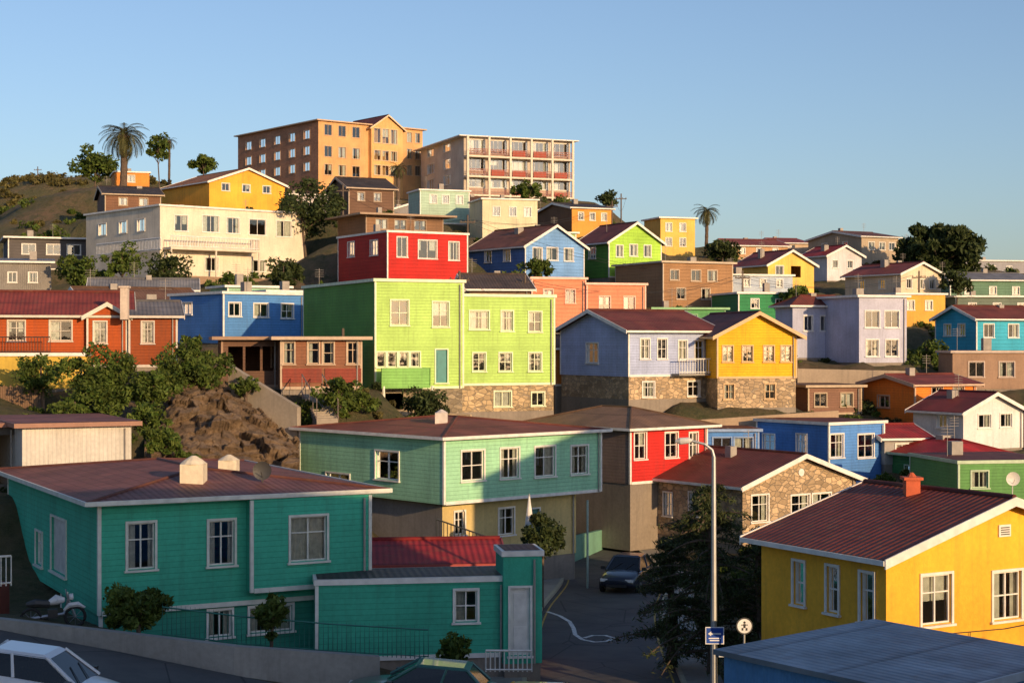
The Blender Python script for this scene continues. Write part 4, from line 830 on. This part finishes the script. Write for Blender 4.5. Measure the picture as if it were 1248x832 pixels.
# ================= VEHICLES
def car(name,pos,rot,paint,L=4.2):
    e=empty(name,pos); e.rotation_euler=rot; k=L/4.2
    st=[(-2.1,.42,.72,.68),(-2.02,.28,.90,.79),(-1.5,.22,.97,.85),(-.6,.20,.96,.87),(.3,.20,.94,.87),(.95,.21,.93,.86),(1.55,.22,.84,.83),(1.95,.26,.74,.76),(2.1,.38,.62,.64)]
    rings=[]
    for x,zl,zt,w in st:
        x*=k; zm=(zl+zt)/2
        rings.append([(x,-w*.9,zl),(x,-w,zl+.12),(x,-w*1.01,zm),(x,-w*.97,zt-.1),(x,-w*.86,zt),(x,-w*.4,zt+.035),(x,w*.4,zt+.035),(x,w*.86,zt),(x,w*.97,zt-.1),(x,w*1.01,zm),(x,w,zl+.12),(x,w*.9,zl)])
    n=12; vs=[p for r in rings for p in r]; fs=[]
    for i in range(len(rings)-1):
        for j in range(n): fs.append((i*n+j,i*n+(j+1)%n,(i+1)*n+(j+1)%n,(i+1)*n+j))
    fs.append(tuple(range(n))[::-1]); fs.append(tuple(range((len(rings)-1)*n,len(rings)*n)))
    me=bpy.data.meshes.new('body'); me.from_pydata(vs,[],fs); me.materials.append(paint); me.polygons.foreach_set('use_smooth',[True]*len(fs)); o=bpy.data.objects.new('body',me); sc.collection.objects.link(o); o.parent=e
    s_=o.modifiers.new('s','SUBSURF'); s_.levels=1; s_.render_levels=2
    bt=[(-1.72*k,-.76,.93),(.98*k,-.76,.92),(.98*k,.76,.92),(-1.72*k,.76,.93)]; tp=[(-1.2*k,-.58,1.40),(.15*k,-.58,1.43),(.15*k,.58,1.43),(-1.2*k,.58,1.40)]
    mb=MB(); mb.hexa(bt+tp); gm=plain((.012,.014,.016),.06,name='car_glass',var=.05); mb.obj('windows',gm,e)
    mb=MB(); 
    for a,b in zip(bt,tp): mb.tube([a,b],[.05,.045],6)
    for s in (0,3): 
        a=Vector(bt[0 if s==0 else 3]).lerp(Vector(bt[1 if s==0 else 2]),.45); b=Vector(tp[0 if s==0 else 3]).lerp(Vector(tp[1 if s==0 else 2]),.4); mb.tube([a,b],[.04,.035],6)
    mb.obj('pillars',paint,e,True)
    mb=MB(); mb.hexa([(-1.26*k,-.60,1.385),(.2*k,-.60,1.41),(.2*k,.60,1.41),(-1.26*k,.60,1.385),(-1.1*k,-.50,1.45),(.05*k,-.50,1.475),(.05*k,.50,1.475),(-1.1*k,.50,1.45)]); o=mb.obj('roof_panel',paint,e); bv=o.modifiers.new('b','BEVEL'); bv.width=.03; bv.segments=3
    mb=MB(); hb=MB()
    for x in (-1.3*k,1.3*k):
        for y in (-.80,.80): mb.tube([(x,y-.1,.31),(x,y-.08,.31),(x,y+.08,.31),(x,y+.1,.31)],[.26,.31,.31,.26],20); hb.tube([(x,y-.11,.31),(x,y+.11,.31)],.18,12)
    mb.obj('tyres',plain((.02,.02,.02),.85,name='rubber'),e); hb.obj('wheels',plain((.4,.4,.41),.35,.8),e)
    mb=MB()
    for y in (-.56,.56): mb.box(1.93*k,2.06*k,y-.16,y+.16,.56,.68)
    mb.obj('headlights',plain((.75,.75,.72),.15),e)
    mb=MB()
    for y in (-.6,.6): mb.box(-2.1*k,-1.98*k,y-.13,y+.13,.68,.82)
    mb.obj('tail_lights',plain((.4,.01,.01),.25),e)
    mb=MB(); mb.box(2.02*k,2.12*k,-.45,.45,.34,.44); mb.box(1.98*k,2.06*k,-.36,.36,.58,.66); mb.box(-2.13*k,-2.05*k,-.4,.4,.36,.46)
    for y in (-.93,.93): mb.box(.72*k,.86*k,y-.09,y+.09,.93,1.06)
    mb.tube([(.95*k,-.5,.965),(.55*k,-.1,1.2)],.012,4); mb.tube([(.95*k,.1,.965),(.55*k,.45,1.2)],.012,4)
    mb.obj('grille_mirrors_wipers',plain((.03,.03,.03),.5),e); return e
def paintm(c): 
    m=plain(c,.28,0,name='car_paint',var=.03); m.node_tree.nodes['Principled BSDF'].inputs['Coat Weight'].default_value=.6; return m
def rz_(x,y):
    d,z=segdist(np.array([x]),np.array([y]),R1); return float(z[0])
def r2z(x,y):
    d,z=segdist(np.array([x]),np.array([y]),R2); return float(z[0])+.012
car('parked_car',(-10.7,37.3,r2z(-10.7,37.3)-.02),(0,math.radians(8),math.radians(-4)),paintm((.62,.63,.65)))
car('parked_car',(5.15,73,rz_(5,73)),(0,0,math.radians(-108)),paintm((.015,.02,.035)))
car('parked_car',(-2.4,43.6,r2z(-2.4,43.6)-.1),(0,math.radians(-3),math.radians(176)),paintm((.03,.12,.09)))
car('taxi',(.2,42.2,CZ-10.3),(0,0,math.radians(178)),paintm((.70,.40,.04)))
p=P(74,757,48.3); e=empty('motorcycle',(p.x,p.y-.8,p.z-.05),math.radians(20))
mb=MB()
for x in (-.62,.62): mb.tube([(x+.28*math.cos(t*math.pi/9),0,.3+.28*math.sin(t*math.pi/9)) for t in range(19)],.05,6)
mb.obj('tyres',plain((.02,.02,.02),.85),e)
mb=MB(); mb.tube([(.62,0,.3),(.45,0,.75),(.38,0,1.0)],.04,6); mb.tube([(.38,-.34,1.05),(.38,0,1.0),(.38,.34,1.05)],.02,6); mb.tube([(-.62,0,.3),(-.2,0,.35),(.3,0,.4),(.42,0,.8)],.05,6); mb.tube([(-.7,.15,.3),(-.1,.15,.28)],.045,8)
for x in (-.62,.62):
    for t in range(8): mb.tube([(x,0,.3),(x+.27*math.cos(t*math.pi/4),0,.3+.27*math.sin(t*math.pi/4))],.008,4)
mb.obj('frame_and_forks',plain((.35,.35,.36),.3,.7),e)
mb=MB(); mb.tube([(-.75,0,.72),(-.5,0,.74),(-.1,0,.70)],[.06,.13,.11],8); mb.box(-.15,.12,-.12,.12,.3,.55); mb.obj('seat_and_engine',plain((.03,.03,.03),.5),e)
mb=MB(); mb.tube([(-.1,0,.74),(.1,0,.82),(.32,0,.8)],[.08,.15,.07],10); mb.tube([(.45,0,.88),(.56,0,.88)],[.09,.10],10); mb.tube([(.3,0,.5),(.45,0,.64),(.7,0,.66),(.9,0,.55)],[.03,.08,.08,.03],6); mb.obj('tank_and_lamp',plain((.6,.6,.6),.3),e)
# ================= LIGHT, SKY, CAMERA
w=bpy.data.worlds.new('World'); sc.world=w; w.use_nodes=True; nt=w.node_tree; bg=nt.nodes['Background']
sky=nt.nodes.new('ShaderNodeTexSky'); sky.sky_type='NISHITA'; sky.sun_disc=False; sky.sun_elevation=math.asin(SUN.z); sky.sun_rotation=math.atan2(SUN.x,SUN.y)
sky.air_density=1.0; sky.dust_density=1.0; sky.ozone_density=3.6
hs=nt.nodes.new('ShaderNodeHueSaturation'); hs.inputs['Saturation'].default_value=.92; nt.links.new(sky.outputs[0],hs.inputs['Color'])
nt.links.new(mixc(nt,1.,hs.outputs[0],(1.10,1.03,1.05),'MULTIPLY'),bg.inputs[0]); bg.inputs[1].default_value=.15
L=bpy.data.lights.new('sun','SUN'); L.energy=5.0; L.angle=math.radians(.5); L.color=(1.,.67,.35); lo=bpy.data.objects.new('sun',L); sc.collection.objects.link(lo); lo.rotation_euler=SUN.to_track_quat('Z','Y').to_euler()
cam=bpy.data.cameras.new('camera'); co=bpy.data.objects.new('camera',cam); sc.collection.objects.link(co); co.location=(0,0,CZ); co.rotation_euler=(math.pi/2,0,0); cam.lens=36*F/1248; cam.sensor_width=36; cam.clip_end=12000; cam.clip_start=.5; sc.camera=co
sc.view_settings.view_transform='Standard'; sc.view_settings.look='None'; sc.view_settings.exposure=0
